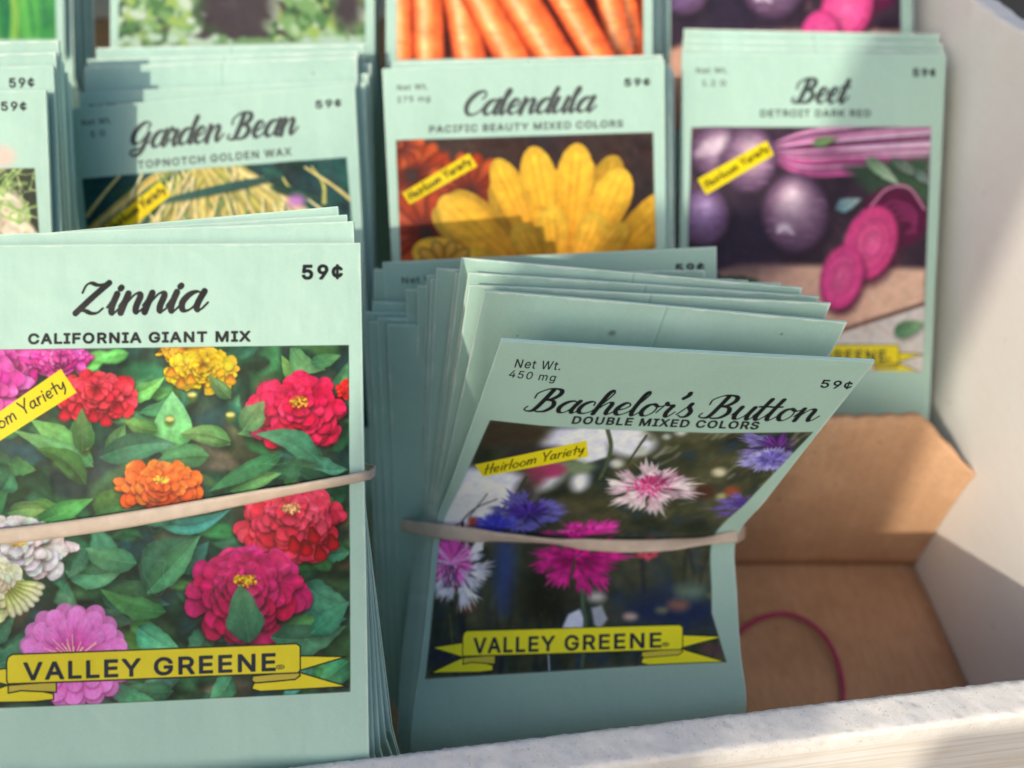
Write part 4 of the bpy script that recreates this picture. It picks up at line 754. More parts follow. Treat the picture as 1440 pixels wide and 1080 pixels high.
def art_carrot():
    seen = C255(178, 214, 200)
    cv = Canvas([([(543,-470),(917,-478),(917,100),(543,108)], 0, 1)], 420, 640, seen, 19)
    cv.set_clip([(560,-380),(902,-385),(904,79),(559,84)], soft=2)
    cv.ground(C255(60,34,34), C255(90,44,36), C255(120,60,40), 14)
    for x0,y0,x1,y1,w,b in [(930,-150,905,100,18,0),(860,-150,895,96,15,.0),(560,-200,566,96,17,0),(596,-190,604,100,24,0),(618,-180,664,100,27,.0),(800,-150,872,72,22,.1),(586,-180,730,100,27,.0),(626,-170,792,100,31,.0),(712,-150,846,88,25,.0)]:
        w *= 1+.05*cv.rs.randn()
        cv.stroke([(x0+6,y0),(x1+7,y1)], w*1.05, C255(60,20,16), soft=14, alpha=.7)
        p = spline([(x0,y0),((x0+x1)/2+b*100,(y0+y1)/2),(x1,y1)], 8); w = np.linspace(w*.9,w*.86,len(p))
        cv.stroke(p, w, C255(196,78,44), soft=3); cv.stroke(p, w*.8, C255(232,112,60), soft=6); cv.stroke(p-[w[0]*.2,0], w*.45, C255(246,158,96), soft=12); cv.stroke(p-[w[0]*.28,0], w*.16, C255(252,206,160), soft=8, alpha=.8)
        for i in range(9):
            q = p[cv.rs.randint(len(p))]; cv.stroke([(q[0]-w[0]*.7,q[1]),(q[0]+w[0]*.4,q[1]+2)], .8, C255(180,70,40), alpha=.35, soft=2)
    cv.mottle(.2, 12); cv.punch(1.1)
    for i in range(22): cv.stroke([(862+38*cv.rs.rand(),10+60*cv.rs.rand()),(850+50*cv.rs.rand(),20+60*cv.rs.rand())], .7, C255(180,120,100), alpha=.6)
    cv.clip = None
    return finish(cv, seen)

def art_plain():      # unprinted back of a packet: folded side seam, rubbed edges painted paler as if catching light, a few specks
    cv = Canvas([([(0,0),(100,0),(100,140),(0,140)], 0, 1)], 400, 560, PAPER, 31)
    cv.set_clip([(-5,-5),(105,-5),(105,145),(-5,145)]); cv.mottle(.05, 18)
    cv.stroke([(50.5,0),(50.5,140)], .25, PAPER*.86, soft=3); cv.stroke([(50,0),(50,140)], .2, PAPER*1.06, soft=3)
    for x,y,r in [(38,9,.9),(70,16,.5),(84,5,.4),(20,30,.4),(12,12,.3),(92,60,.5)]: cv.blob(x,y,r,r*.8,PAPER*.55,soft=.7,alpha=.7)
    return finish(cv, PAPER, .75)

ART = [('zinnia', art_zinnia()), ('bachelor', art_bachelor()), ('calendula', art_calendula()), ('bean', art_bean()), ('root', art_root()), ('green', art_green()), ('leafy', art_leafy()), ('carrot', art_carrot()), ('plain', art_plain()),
       ('beet', art_beet([(959, 76), (1329, 78), (1303, 640), (952, 635)])), ('rearbeet', art_beet([(959, 76), (1329, 78), (1303, 640), (952, 635)], seed=23))]
# ---------------------------------------------------------------- inks and stocks
MAT_PAPER = paper('mint_paper'); MAT_EDGE = paper('mint_paper_back', .96); MAT_CORE = paper('paper_edge', 1.45)
MAT_WHITE, MAT_RIM, MAT_CARD, MAT_WALL = white_paint('painted_front', 1.), rough_rim(), cardboard(), white_paint('painted_side', .12)
MAT_BAND = rubber('tan_rubber', (.54, .44, .35), (.66, .55, .45)); MAT_PINK = rubber('magenta_rubber', (.42, .03, .14), (.55, .06, .22))

# ---------------------------------------------------------------- the ground
def asphalt():
    m, n, l, b = new_mat('asphalt', .9, .2)
    a = noise_node(n, l, 180, 5, .7, coords(n, l)); r = ramp(n, l, a.outputs[0], [(.3, (.03, .03, .03)), (.7, (.075, .072, .068))]); l.new(r.outputs[0], b.inputs['Base Color'])
    bump(n, l, b, a.outputs[0], .6, .004); return m
g = link('ground', mesh('ground', [(-60, -60, -.012), (60, -60, -.012), (60, 60, -.012), (-60, 60, -.012)], [(0, 1, 2, 3)], False), [asphalt()])
tag(g, 'dark grey asphalt under the seed box', 'ground', kind='structure')

# ---------------------------------------------------------------- the white display box
def grid_slab(name, f, nu, nv, thick, mats, parent, slot=None):
    """slab over a parameter grid: f(u, v) -> (point, normal); closed with a back and rims"""
    V = []; F = []; K = []
    for side in (0, 1):
        for j in range(nv+1):
            for i in range(nu+1):
                p, nrm = f(i/nu, j/nv); V.append(Vector(p)-Vector(nrm)*(thick*side))
    N = (nu+1)*(nv+1); I = lambda i, j, s=0: s*N+j*(nu+1)+i
    for j in range(nv):
        for i in range(nu):
            F.append((I(i, j), I(i+1, j), I(i+1, j+1), I(i, j+1))); K.append(0)
            F.append((I(i, j, 1), I(i, j+1, 1), I(i+1, j+1, 1), I(i+1, j, 1))); K.append(1)
    for i in range(nu):
        F.append((I(i, 0), I(i, 0, 1), I(i+1, 0, 1), I(i+1, 0))); K.append(2); F.append((I(i, nv), I(i+1, nv), I(i+1, nv, 1), I(i, nv, 1))); K.append(2)
    for j in range(nv):
        F.append((I(0, j), I(0, j+1), I(0, j+1, 1), I(0, j, 1))); K.append(2); F.append((I(nu, j), I(nu, j, 1), I(nu, j+1, 1), I(nu, j+1))); K.append(2)
    me = mesh(name, V, F); o = link(name, me, mats, parent)
    if slot: me.polygons.foreach_set('material_index', [slot[k] for k in K])
    return o
box = empty('seed_display_box', (0, .2, 0))
tag(box, 'white painted wooden display box with worn front rim, holding all the seed packets', 'display box')
def board(name, a, b, z0, z1, th, out, nu=40, nz=20, chip=.0006, seed=1, slope=0.):
    """upright board whose inner face runs from a to b (plan, cm); out = plan direction of the thickness; rounded, chipped top"""
    rs = np.random.RandomState(seed); a = Vector((*a, 0))*.01; b = Vector((*b, 0))*.01; out = Vector((*out, 0)).normalized(); th *= .01
    prof = [(0, z0)]
    for k in range(1, nz+1): prof.append((0, z0+(z1-z0-.12)*k/nz))
    for k in range(1, 6): q = k/5*PI/2; prof.append((.12*(1-math.cos(q)), z1-.12+.12*math.sin(q)))
    for k in range(1, 8): prof.append((.12+(th*100-.24)*k/7, z1))
    for k in range(1, 6): q = k/5*PI/2; prof.append((th*100-.12+.12*math.sin(q), z1-.12+.12*math.cos(q)))
    for k in range(1, nz+1): prof.append((th*100, z1-.12-(z1-.12-z0)*k/nz))
    V = []; F = []; n = len(prof); M = []
    ph = rs.rand(12)*6.3
    for i in range(nu+1):
        t = i/nu; base = a+(b-a)*t; L = (b-a).length*100*t
        for j, (o, z) in enumerate(prof):
            top = max(0, (z-(z1-.35))/.35)
            w = .04*math.sin(L*.9+ph[0])+.03*math.sin(L*2.3+ph[1])+.015*math.sin(L*6+ph[2])
            e = rs.randn()*chip*100*top; z_ = z+(w*.6*top)+rs.randn()*chip*60*top+slope*t*(z-z0)/(z1-z0)
            V.append(base+out*(o+e+w*.4*top)*.01+Vector((0, 0, z_*.01)))
    for i in range(nu):
        for j in range(n-1):
            F.append((i*n+j, i*n+j+1, (i+1)*n+j+1, (i+1)*n+j)); M.append(1 if nz-1 < j < n-nz else 0)
    F.append(tuple(range(n))[::-1]); M.append(0); F.append(tuple(nu*n+j for j in range(n))); M.append(0)
    F.append((0, nu*n, nu*n+n-1, n-1)[::-1]); M.append(0)
    me = mesh(name, V, F); me.polygons.foreach_set('material_index', M)
    bm = bmesh.new(); bm.from_mesh(me); bmesh.ops.recalc_face_normals(bm, faces=bm.faces); bm.to_mesh(me); bm.free()
    o = link(name, me, [MAT_WHITE if name == 'front_board' else MAT_WALL, MAT_RIM]); o.parent = box; o.matrix_parent_inverse = Matrix.Translation(-box.location)
    return o
RY = lambda X: 8.82+.1254*X
XR, XL, YB = 14.2, -23.0, 37.0
board('front_board', (XL, RY(XL)), (XR, RY(XR)), -.8, 7.2, .82, (.12, -1), nu=420, chip=.00012, seed=3)
board('side_board', (XR, RY(XR)-.81), (XR, YB), -.8, 16.4, .75, (1, 0), nu=120, chip=.00012, seed=5)
board('side_board', (XL, RY(XL)-.81), (XL, YB), -.8, 9.0, .75, (-1, 0), nu=60, chip=.00012, seed=6)
board('back_board', (XL, YB+.003), (XR, YB+.003), -.8, 16.4, .75, (0, 1), nu=60, chip=.00012, seed=7)
def flat(u, v):
    x = (XL+.02)+(XR-XL-.04)*u; y0 = RY(x)+.03
    return Vector((x, y0+(YB-y0-.03)*v, -.35))*.01, Vector((0, 0, 1))
bp = grid_slab('base_panel', flat, 4, 4, .004, [MAT_WHITE], None); bp.parent = box; bp.matrix_parent_inverse = Matrix.Translation(-box.location)

# brown cardboard liner: floor sheet and the low dividers, the front one with its corner flap folded towards us
liner = empty('cardboard_liner', (0, .2, 0))
tag(liner, 'brown cardboard insert lining the white box, bare in the empty front compartment', 'cardboard insert')
def own(o, p): o.parent = p; o.matrix_parent_inverse = Matrix.Translation(-p.location); return o
def lfloor(u, v):
    x = XL+.15+(XR-XL-.2)*u; y0 = RY(x)+.1; y = y0+(YB-y0-.2)*v
    return Vector((x, y, .0+.03*math.sin(x*.8)*math.sin(y*.7)))*.01, Vector((0, 0, 1))
own(grid_slab('floor_sheet', lfloor, 60, 60, .002, [MAT_CARD], None), liner)
def divider(Y, h, fold):
    def f(u, v):
        x0 = 3.4 if fold else XL+.3; x = x0+(XR-.04-x0)*u; z = .05+h*v
        e = 0.; 
        if fold:
            q = max(0, (x-(XR-1.75)+1.2*(1-v)**1.0*1.2)/1.75) if v > .15 else 0
            q = max(0., (x-(XR-1.9))/1.9)
            e = -.75*q**1.3*v; z -= 1.75*q*v**3
            e += .05*math.sin(x*1.1)*v
        ripple = .03*math.sin(x*9)*(1 if v == 1 else 0)
        return Vector((x, Y+e-.25*v*0, z+ripple))*.01, Vector((0, -1, .0))
    return own(grid_slab('divider', f, 260 if fold else 20, 16, .0022, [MAT_CARD], None), liner)
divider(18.9, 6.95, True); divider(30.4, 4.6, False)
own(grid_slab('back_panel', lambda u, v: (Vector((XL+.3+(XR-XL-.4)*u, YB-.3, .05+13*v))*.01, Vector((0, -1, 0))), 20, 6, .0022, [MAT_CARD], None), liner)

# ---------------------------------------------------------------- added unseen shade casters towards the sun: boards on a post, a far post
def block(name, parent, x0, x1, y0, y1, z0, z1, m, bev=.003):
    bm = bmesh.new(); bmesh.ops.create_cube(bm, size=1)
    bmesh.ops.transform(bm, matrix=Matrix.Translation(((x0+x1)*.005, (y0+y1)*.005, (z0+z1)*.005)) @ Matrix.Diagonal(((x1-x0)*.01, (y1-y0)*.01, (z1-z0)*.01, 1)), verts=bm.verts)
    bmesh.ops.bevel(bm, geom=list(bm.edges), offset=bev, segments=2, affect='EDGES')
    me = bpy.data.meshes.new(name); bm.to_mesh(me); bm.free(); o = link(name, me, [m])
    if parent: own(o, parent)
    return o
def weathered():
    m, n, l, b = new_mat('weathered_wood', .8, .2); a = noise_node(n, l, 1.0, 5, .6, coords(n, l, (60, 60, 5)))
    r = ramp(n, l, a.outputs[0], [(.3, (.16, .12, .09)), (.7, (.30, .25, .20))]); l.new(r.outputs[0], b.inputs['Base Color']); bump(n, l, b, a.outputs[0], .5, .002); return m
MAT_POST = weathered()
ng = empty('shade_board', (-.36, -.57, 0))
tag(ng, 'added blank wooden boards on a post in front of the box, unseen, casting shade', 'shade blocker')
SK, SU = -SUN_DIR.z/SUN_DIR.y, SUN_DIR.x/SUN_DIR.y; YS = -55.; ux = lambda u, y=YS: u+SU*y; vz = lambda v, y=YS: CAM_H-(SK*y-v)
block('panel', ng, ux(-6.3), ux(.3), YS-1.5, YS, vz(-11.1), vz(12), MAT_POST)
block('lower_panel', ng, ux(-11.4, YS-1.6), ux(-2, YS-1.6), YS-3.2, YS-1.6, vz(-15, YS-1.6), vz(1.3, YS-1.6), MAT_POST)
block('post', ng, ux(2.2), ux(5.0), YS-3.2, YS-1.6, -1.2, vz(-10.9), MAT_POST)
block('crossbar', ng, ux(-5.), ux(5.0), YS-4.4, YS-3.25, vz(-3), vz(0), MAT_POST) if False else None
Yg = -360.
gp = block('shade_post', None, ux(-31, Yg), ux(-7, Yg), Yg-18, Yg, -1.2, vz(-6.2, Yg), MAT_POST, .01)  # added unseen post, sized to cast soft shade on the lower zinnia packet
tag(gp, 'added tall square wooden post some metres in front of the box, unseen, casting shade', 'shade_post')

# ---------------------------------------------------------------- seed packets
def cr(P, t):
    """Catmull-Rom through the list P (Vectors) at parameters 0..len-1"""
    n = len(P)-1; i = min(int(t), n-1); f = t-i
    a = P[i-1] if i > 0 else 2*P[0]-P[1]; b, c = P[i], P[i+1]; d = P[i+2] if i+2 <= n else 2*P[n]-P[n-1]
    return .5*(2*b+(c-a)*f+(2*a-5*b+4*c-d)*f*f+(3*b-a-3*c+d)*f**3)
def packet_mesh(name, rows, mats, seed, thick=.10, pillow=.06, wave=.03, curl=0., nu=18, per=10, straight=True):
    """sealed paper packet: rows = [(left, right, v)] from the top edge down; front face printed, back and edges plain (cm sizes)"""
    rs = np.random.RandomState(seed); ph = rs.rand(8)*6.3; am = rs.randn(8)*.5+.8
    G = []; nr = len(rows)-1; nv = nr*per
    Ls, Rs = [r[0] for r in rows], [r[1] for r in rows]
    for j in range(nv+1):
        t = j/per; i = min(int(t), nr-1); f = t-i; v = rows[i][2]*(1-f)+rows[i+1][2]*f
        if straight: L, R = Ls[i].lerp(Ls[i+1], f), Rs[i].lerp(Rs[i+1], f)
        else: L, R = cr(Ls, t), cr(Rs, t)
        G.append((L, R, v, j/nv))
    P = [[L.lerp(R, i/nu) for i in range(nu+1)] for L, R, _, _ in G]
    Nn = []
    for j in range(nv+1):
        row = []
        for i in range(nu+1):
            du = P[j][min(i+1, nu)]-P[j][max(i-1, 0)]; dv = P[min(j+1, nv)][i]-P[max(j-1, 0)][i]
            row.append(dv.cross(du).normalized())
        Nn.append(row)
    flip = -1 if Nn[nv//2][nu//2].y > 0 else 1           # front looks towards -Y
    V = []; F = []; UV = []; K = []; W = nu+1
    for side in (0, 1):
        for j in range(nv+1):
            s = G[j][3]
            for i in range(W):
                u = i/nu; edge = min(u, 1-u, s*1.4, (1-s)*1.4); bulge = pillow*min(1, edge*5)**.6
                wv = wave*(am[0]*math.sin(u*3.1+ph[0]+s*2)+am[1]*.6*math.sin(s*7+ph[1]+u*2)+am[2]*.35*math.sin(u*9+ph[2])*s+am[3]*.3*math.sin(s*17+ph[3]+u*3)*.6)
                wv += curl*(u-.5)**2*4*(1-s)
                off = wv+(bulge if side == 0 else -bulge)-(thick*.5 if side else -thick*.5)
                V.append(P[j][i]+Nn[j][i]*(flip*off*.01)); UV.append((u, 1-G[j][2]))
    N = W*(nv+1)
    for j in range(nv):
        for i in range(nu):
            a, b, c, d = j*W+i, j*W+i+1, (j+1)*W+i+1, (j+1)*W+i
            F.append((a, d, c, b)); K.append(0); F.append((N+a, N+b, N+c, N+d)); K.append(1)
    for i in range(nu):
        F.append((i, i+1, N+i+1, N+i)); K.append(2); q = nv*W; F.append((q+i, N+q+i, N+q+i+1, q+i+1)); K.append(2)
    for j in range(nv):
        a, b = j*W, (j+1)*W; F.append((a, N+a, N+b, b)); K.append(2); a += nu; b += nu; F.append((a, b, N+b, N+a)); K.append(2)
    me = mesh(name, V, F); me.polygons.foreach_set('material_index', K)
    uv = me.uv_layers.new(name='print'); li = [0]*len(me.loops); me.loops.foreach_get('vertex_index', li)
    uv.data.foreach_set('uv', [c for k in li for c in UV[k]])
    bm = bmesh.new(); bm.from_mesh(me); bmesh.ops.recalc_face_normals(bm, faces=bm.faces)
    for e in bm.edges:
        if len(e.link_faces) == 2 and e.calc_face_angle(0) > .9: e.smooth = False
    bm.to_mesh(me); bm.free()
    for m in mats: me.materials.append(m)
    return me
GROUP = 'seed packets standing in the white box'
def packet(rows, mats, label, seed, name='seed_packet', group=GROUP, **k):
    o = bpy.data.objects.new(name, packet_mesh(name, rows, mats, seed, **k)); COL.objects.link(o)
    # origin at the middle of the bottom edge
    p = (rows[-1][0]+rows[-1][1])*.5; o.data.transform(Matrix.Translation(-p)); o.location = p
    return tag(o, label, 'seed packet', group)
DOWN = Vector((0, .12, -1)).normalized()
def quad_rows(TL, TR, BR, BL, d, tail=2.5, mid=None):
    """d = depths of TL TR BR BL (cm); tail = cm of blank foot that goes on straight down inside the box"""
    a, b, c, e = (at(*p, q) for p, q in zip((TL, TR, BR, BL), d))
    r = [(a, b, 0.), (a.lerp(e, .5), b.lerp(c, .5), .5), (e, c, 1.)]
    if tail: t = DOWN*max(.01, min(e.z, c.z)-.003)*1.005; r.append((e+t, c+t, 1.))      # down to the floor of the box
    return r
def side_rows(side, T, dT, B, dB, W=8.3, yaw=0., tail=2.):
    """a packet known by its right (or left) edge: top and bottom pixel and depth; W its width; yaw = how much deeper the far side is per cm"""
    t, b = at(*T, dT), at(*B, dB); dn = (b-t).normalized(); sg = -1 if side == 'R' else 1
    x = Vector((sg, 0, 0)); x = (x-dn*x.dot(dn)).normalized(); f = Vector((0, _c, -_s)); x = (x+f*yaw).normalized()
    o = x*W*.01; r = []
    for q, v in ((t, 0.), (t.lerp(b, .5), .5), (b, 1.)): r.append((q+o, q, v) if side == 'R' else (q, q+o, v))
    if tail: tt = DOWN*(tail*.01 if W > 8.8 and W < 8.95 else max(.01, min(r[-1][0].z, r[-1][1].z)-.003)*1.005); r.append((r[-1][0]+tt, r[-1][1]+tt, 1.))
    return r

PRT = {n: printed('printed_'+n, f) for n, f in ART}
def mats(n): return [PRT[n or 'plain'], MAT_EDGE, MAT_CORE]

# --- zinnia bundle, front left
zr = quad_rows((-103, 347), (507, 342), (519, 1072), (-90, 1095), (17.5, 17.5, 17.5, 17.5), 2.2)
packet(zr, mats('zinnia'), 'zinnia seed packet with red, pink and yellow flowers, at the front of the left bundle', 21, wave=.05, nu=30, per=14)
zb = [((497, 311), 17.75, (527, 1062), 17.8), ((488, 302), 18.0, (535, 1052), 18.0), ((476, 291), 18.25, (543, 1040), 18.25), ((470, 318), 18.45, (549, 1026), 18.5), ((466, 322), 18.7, (551, 1022), 18.75), ((468, 330), 18.95, (546, 1012), 19.0), ((470, 338), 19.2, (541, 1000), 19.3)]
zl = ['mint packet right behind the front zinnia packet, its top a pale strip', 'mint seed packet in the zinnia bundle with a narrow slanting top edge above the strip',
      'hindmost tilted mint packet in the zinnia bundle, a thin wedge against the bean picture'] + ['mint seed packet inside the zinnia bundle, only its edge showing at lower right']*4
for i, (T, dT, B, dB) in enumerate(zb):
    packet(side_rows('R', T, dT, B, dB, 8.9, yaw=.004*i), mats('zinnia'), zl[i], 30+i, group='zinnia seed packets under the rubber band' , wave=.05)

# --- garden bean bundle
packet(quad_rows((101, 154), (499, 119), (528, 690), (140, 720), (25, 24.9, 25.6, 25.7)), mats('bean'), 'garden bean seed packet with yellow pods, behind the zinnia bundle', 41)
for i, (T, dT, B, dB, lab) in enumerate([((112, 131), 25.3, (150, 700), 26, 'garden bean packet behind the front one, its net weight half covered'), ((118, 94), 25.7, (152, 690), 26.4, 'mint packet behind the bean packets, bare top band widest at left'),
        ((124, 84), 26.0, (154, 690), 26.7, 'mint packet near the back of the bean bundle, before the hindmost'), ((136, 68), 26.3, (156, 690), 27.0, 'hindmost packet of the bean bundle, top edge against the leafy green picture')]):
    packet(side_rows('L', T, dT, B, dB, 8.25, yaw=-.01), mats('bean' if i == 0 else None), lab, 45+i)
for i in range(3):
    packet(side_rows('R', (514+4*i, 118-14*i), 25.4+.35*i, (536, 680), 26.4+.3*i, 8.2, yaw=.02), mats(None), 'mint packet turned out at the right edge of the bean bundle, just a shaded edge', 52+i, group='bean packets with only an edge showing')

# --- pale root bundle, far left
packet(side_rows('R', (66, 128), 22.5, (88, 690), 23.2, 7.3), mats('root'), 'packet at the left border with a pale feathery root picture and a 59 cent price', 61)
for i, (T, d, lab) in enumerate([((75, 92), 22.75, 'packet with a half covered 59 cent price, behind the pale root packet'), ((79, 74), 23.05, 'mint packet third back in the far left bundle, a bare strip above the price'), ((83, 57), 23.4, 'hindmost packet of the far left bundle, below the green stalk picture')]):
    packet(side_rows('R', T, d, (108+5*i, 690), d+.6, 7.3), mats('root' if i == 0 else None), lab, 62+i)
for i in range(4):
    packet(side_rows('R', (86+4*i, 74+14*i), 23.6+.25*i, (116+3*i, 680), 24.3+.25*i, 7.5, yaw=.03), mats(None), 'mint packet in the far left bundle with only its shaded right edge showing', 66+i, group='far left packets with only an edge showing')

# --- back row
packet(side_rows('R', (84, -490), 28.6, (92, 75), 29, 8.3), mats('green'), 'packet with a bright green stalk picture in the top left corner', 71)
for i in range(4):
    packet(side_rows('R', (92+9*i, -470), 28.9+.3*i, (104+10*i, 110), 29.2+.3*i, 8.3, yaw=.02), mats(None), 'mint packet behind the green stalk packet, a grey edge beside the dark gap', 72+i, group='edges behind the green stalk packet')
packet(quad_rows((156, -478), (527, -482), (527, 80), (156, 84), (27, 27, 27.6, 27.6)), mats('leafy'), 'packet with curly grey green leaves on dark soil, behind the beans', 81)
packet(side_rows('R', (530, -470), 27.6, (531, 60), 28.2, 8.3), mats(None), 'mint packet hidden behind the curly leaf packet', 82)
packet(quad_rows((543, -470), (917, -478), (917, 100), (543, 108), (26.9, 26.9, 27.4, 27.4)), mats('carrot'), 'packet with a row of orange carrots, behind the calendula packet', 83)
packet(side_rows('R', (926, -460), 27.6, (930, 70), 28.2, 8.3), mats(None), 'mint packet showing a narrow edge to the right of the carrot packet', 84)
packet(quad_rows((930, -228), (1280, -233), (1277, 290), (934, 295), (28.4, 28.4, 29.2, 29.2)), mats('rearbeet'), 'beet packet in the back row, sliced beets of its picture above the front beet packet', 85)
packet(side_rows('R', (1284, -270), 28.9, (1284, 240), 29.4, 8.2), mats(None), 'mint packet behind the back row beet packet', 86)

# --- calendula
packet(quad_rows((538, 98), (934, 84), (938, 640), (566, 655), (25.2, 25.2, 26.4, 26.4)), mats('calendula'), 'calendula seed packet with one big yellow flower, in the middle row', 91)
packet(side_rows('L', (551, 88), 25.6, (572, 640), 26.8, 8.1), mats(None), 'mint packet just behind the calendula packet, a thin pale line over its top edge', 92)
for i in range(3):
    packet(side_rows('R', (942+3*i, 92+4*i), 25.8+.3*i, (946+2*i, 640), 26.9+.3*i, 8.2, yaw=.02), mats(None), 'mint packet behind the calendula packet, only a shaded right edge showing', 93+i, group='edges behind the calendula packet')

# --- front beet
BEETQ = [(959, 76), (1329, 78), (1303, 640), (952, 635)]
packet(quad_rows(*BEETQ, (26.8, 26.8, 27.9, 27.9)), mats('beet'), 'beet seed packet with whole and sliced purple beets, beside the white side board', 97)
for i, (L, R, lab) in enumerate([((960, 66), (1327, 72), 'mint packet right behind the front beet packet, a thin band above it'), ((961, 55), (1325, 62), 'mint packet in the middle of the beet bundle, a plain band above the front one'), ((962, 41), (1320, 49), 'hindmost packet of the front beet bundle, its top edge below the other beet picture')]):
    d = 27.15+.35*i
    packet(quad_rows(L, R, (1303, 600), (955, 600), (d, d, d+1, d+1)), mats(None), lab, 98+i)

# --- dull bundle between the calendula and the fanned bundle
packet(quad_rows((538, 369), (1007, 347), (1010, 900), (590, 930), (23.5, 23.5, 27.0, 27.0)), mats('beet'), 'shaded packet behind the fanned bundle, its 59 cent price peeping over the top', 110)
for i, (T, dT, B, dB) in enumerate([((526, 378), 23.7, (530, 960), 27.2), ((524, 424), 23.4, (532, 970), 26.7), ((513, 439), 23.3, (537, 1000), 26.5), ((519, 452), 23.2, (548, 1005), 26.3), ((531, 447), 23.1, (556, 1010), 26.1), ((545, 456), 22.95, (566, 1015), 25.9)]):
    packet(side_rows('L', T, dT, B, dB, 9.0), mats(None), ['shaded packet a little left of the price packet behind the fanned bundle', 'mint packet with its top left corner low beside the zinnia bundle'][min(i, 1)] if i < 2 else 'mint packet in the shaded gap between the front bundles, only its left edge showing', 111+i, group='shaded packets between the front bundles')

# --- fanned bachelor's button bundle
fT, fB = (at(705, 475, 18.9), at(1230, 508, 18.9)), (at(613, 737, 23.4), at(1035, 757, 23.4))
fr = [(fT[0].lerp(fB[0], q), fT[1].lerp(fB[1], q), .55*q) for q in (0, .25, .5, .75, 1)]
fr += [(at(603, 830, 22.9), at(1036, 838, 22.9), .55+.42*.33), (at(592, 930, 22.1), at(1041, 915, 22.1), .55+.42*.66), (at(578, 1052, 21.2), at(1048, 1003, 21.2), .97)]
fr.append((fr[-1][0]+DOWN*.034, fr[-1][1]+DOWN*.034, 1.))
packet(fr, mats('bachelor'), "bachelor's button packet with pink and violet flowers, bent forward over a rubber band", 121, straight=False, wave=.04, nu=30, per=8, pillow=.04)
def fan(TL, TR, dT, k, lab, seed, grp, twist=0.):
    # packets of the bundle: top edge in view, pinched at the band, flaring again below
    o = .10*k
    r = [(at(*TL, dT), at(*TR, dT+.12*math.sin(k*2.3)), 0.)]
    bL, bR = at(611-2.2*k, 737-1.0*k, 23.45+o), at(1033-1.5*k, 752, 23.45+o)
    for f in (.3, .62): r.append((r[0][0].lerp(bL, f), r[0][1].lerp(bR, f), f*.55))
    r.append((bL, bR, .55)); fL, fR = at(580-1.5*k, 1040, 21.5+o), at(1046-k, 998, 21.5+o)
    o += .12; r.append((at(602-2*k, 830, 22.9+o), at(1034-k, 838, 22.9+o), .69)); r.append((at(591-2*k, 930, 22.1+o), at(1039-k, 915, 22.1+o), .83)); r.append((fL, fR, .97)); r.append((fL+DOWN*.03, fR+DOWN*.03, 1.))
    packet(r, mats(None), lab, seed, group=grp, straight=False, wave=.03, per=6, pillow=.02, thick=.07)
G1 = "packets of the fanned bundle"
fan((681, 409), (1190, 451), 19.75, 1, 'blank mint packet next behind the printed bent packet, with a dark speck', 131, G1)
fan((660, 400), (1168, 426), 20.3, 2, 'blank mint packet third from the front of the fanned bundle, pale right corner', 132, G1)
fan((659, 382), (1152, 417), 20.7, 3, 'blank bluish mint packet fourth in the fanned bundle', 133, G1)
fan((649, 362), (1128, 404), 21.0, 4, 'bluish mint packet whose top left corner stands highest in the fanned bundle', 134, G1)
fan((641, 384), (1098, 398), 21.5, 5, 'blank mint packet in the middle of the fanned bundle, between leaning and upright ones', 135, G1)
fan((614, 377), (1052, 394), 21.9, 6.5, 'upright mint packet of the fanned bundle with a wide flat left strip', 136, G1)
fan((606, 392), (1030, 392), 22.1, 8, 'mint packet of the fanned bundle between the lit strip and the flat strip', 137, G1)
fan((600, 388), (990, 379), 22.3, 9.5, 'mint packet of the fanned bundle with a pale sunlit left edge', 138, G1)
fan((587, 402), (1010, 398), 22.5, 11, 'mint packet of the fanned bundle with the brightest sunlit left edge', 139, G1)
fan((571, 407), (1000, 404), 22.8, 13, 'hindmost grey mint packet of the fanned bundle, beside the dark gap', 140, G1)

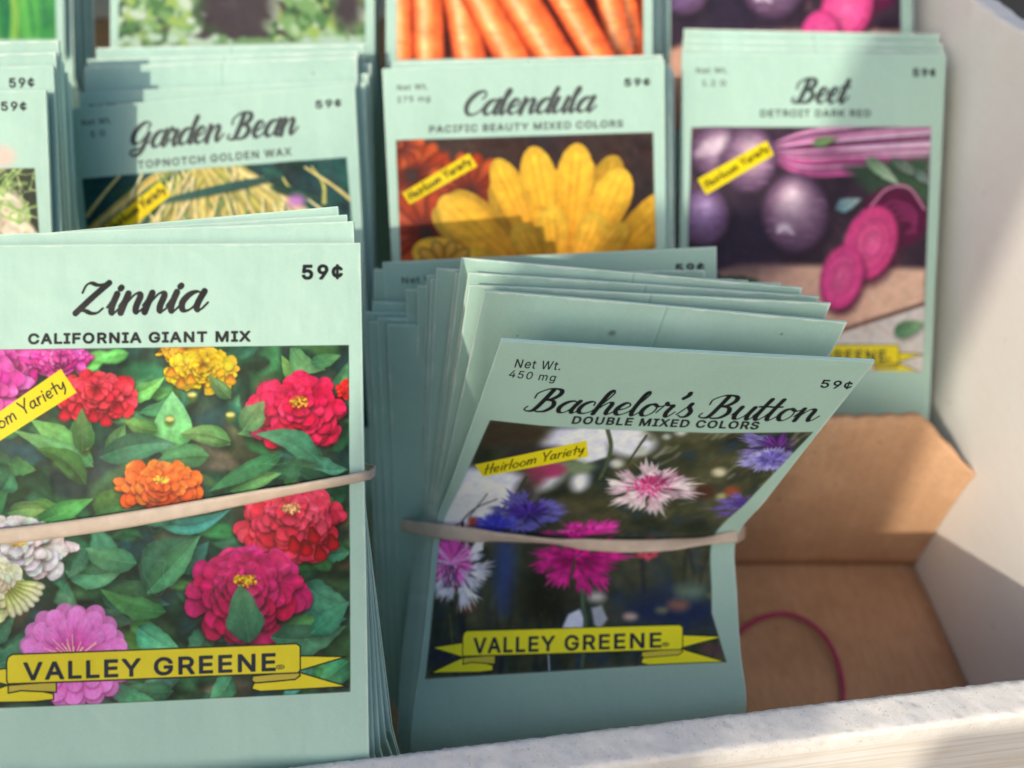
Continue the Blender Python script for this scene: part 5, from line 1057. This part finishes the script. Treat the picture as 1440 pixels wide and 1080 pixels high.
# ---------------------------------------------------------------- rubber bands
def band(name, pts, widths, twists, th, mat, closed=True, n=14):
    """flat elastic strip swept through pts; per point width (cm) and twist (radians)"""
    m = len(pts); P = []; Wd = []; Tw = []
    rng = m if closed else m-1
    ext = lambda L, i: L[i % m] if closed else L[min(max(i, 0), m-1)]
    for i in range(rng):
        for k in range(n):
            f = k/n; a, b, c, d = (ext(pts, i+j) for j in (-1, 0, 1, 2))
            P.append(.5*(2*b+(c-a)*f+(2*a-5*b+4*c-d)*f*f+(3*b-a-3*c+d)*f**3)); g = f*f*(3-2*f)
            Wd.append(ext(widths, i)*(1-g)+ext(widths, i+1)*g); Tw.append(ext(twists, i)*(1-g)+ext(twists, i+1)*g)
    if not closed: P.append(pts[-1]); Wd.append(widths[-1]); Tw.append(twists[-1])
    V = []; F = []; K = 10; q = len(P)
    for i in range(q):
        a, b = (P[(i-1) % q], P[(i+1) % q]) if closed else (P[max(i-1, 0)], P[min(i+1, q-1)])
        t = (b-a).normalized(); up = Vector((0, .64, .77)); up = (up-t*up.dot(t)).normalized(); out = t.cross(up)
        ca, sa = math.cos(Tw[i]), math.sin(Tw[i]); e1, e2 = up*ca+out*sa, out*ca-up*sa
        for k in range(K):
            x = 2*PI*k/K; c_, s_ = math.cos(x), math.sin(x)
            V.append(P[i]+e1*(math.copysign(abs(c_)**.6, c_)*Wd[i]*.005)+e2*(math.copysign(abs(s_)**.6, s_)*th*.005))
    for i in range(q if closed else q-1):
        for k in range(K): F.append((i*K+k, i*K+(k+1) % K, ((i+1) % q)*K+(k+1) % K, ((i+1) % q)*K+k))
    if not closed: F.append(tuple(range(K))); F.append(tuple((q-1)*K+k for k in range(K)))
    me = mesh(name, V, F); bm = bmesh.new(); bm.from_mesh(me); bmesh.ops.recalc_face_normals(bm, faces=bm.faces); bm.to_mesh(me); bm.free()
    o = link(name, me, [mat]); c = sum(pts, Vector())/len(pts); me.transform(Matrix.Translation(-c)); o.location = c; return o
zp = [at(-104, 768, 17.4), at(-40, 759, 17.22), at(60, 748, 17.2), at(160, 734, 17.2), at(260, 717, 17.2), at(350, 700, 17.2), at(420, 687, 17.22), at(480, 676, 17.26), at(514, 669, 17.42), at(521, 667, 17.9), at(519, 660, 19.4), at(440, 660, 19.9), at(0, 720, 19.9), at(-88, 745, 19.4), at(-104, 764, 18.0)]
o = band('rubber_band', zp, [.31, .32, .33, .33, .31, .29, .25, .22, .2, .2, .25, .3, .3, .3, .3], [0, .05, .1, .1, .2, .45, .7, .5, .2, 0, 0, 0, 0, 0, 0], .09, MAT_BAND)
tag(o, 'tan rubber band slanting across the zinnia bundle', 'rubber band', 'rubber bands around the front bundles')
bp_ = [at(553, 734, 25.0), at(575, 740, 24.0), at(612, 746, 23.2), at(660, 752, 23.15), at(715, 756, 23.15), at(775, 761, 23.15), at(830, 766, 23.15), at(890, 768, 23.15), at(940, 766, 23.15), at(990, 761, 23.15), at(1028, 755, 23.2), at(1037, 753, 23.6), at(1034, 745, 25.6), at(900, 740, 26.0), at(650, 728, 26.0), at(560, 730, 25.8)]
o = band('rubber_band', bp_, [.34, .36, .42, .44, .34, .26, .36, .36, .34, .24, .3, .42, .35, .35, .35, .35], [0, 0, .1, .3, .75, 1.0, .3, -.1, -.5, -.8, -.2, 0, 0, 0, 0, 0], .10, MAT_BAND)
tag(o, "tan rubber band twisted across the bachelor's button bundle", 'rubber band', 'rubber bands around the front bundles')
N = 13; ring = []
for k, (px, py) in enumerate([(1045, 885), (1075, 868), (1110, 863), (1146, 881), (1170, 914), (1184, 955), (1184, 995), (1165, 1040), (1120, 1070), (1070, 1060), (1030, 1010), (1016, 960), (1022, 915)]):
    ring.append(at(px, py, (CAM_H-.16)/((py-540)/FPX*_c+_s))+Vector((0, 0, .0004*math.sin(k*2))))
o = band('rubber_band', ring, [.13]*N, [.4*math.sin(6.28*i/N*2) for i in range(N)], .12, MAT_PINK, n=8)
tag(o, 'thin magenta rubber band lying loose on the bare cardboard floor', 'rubber band')
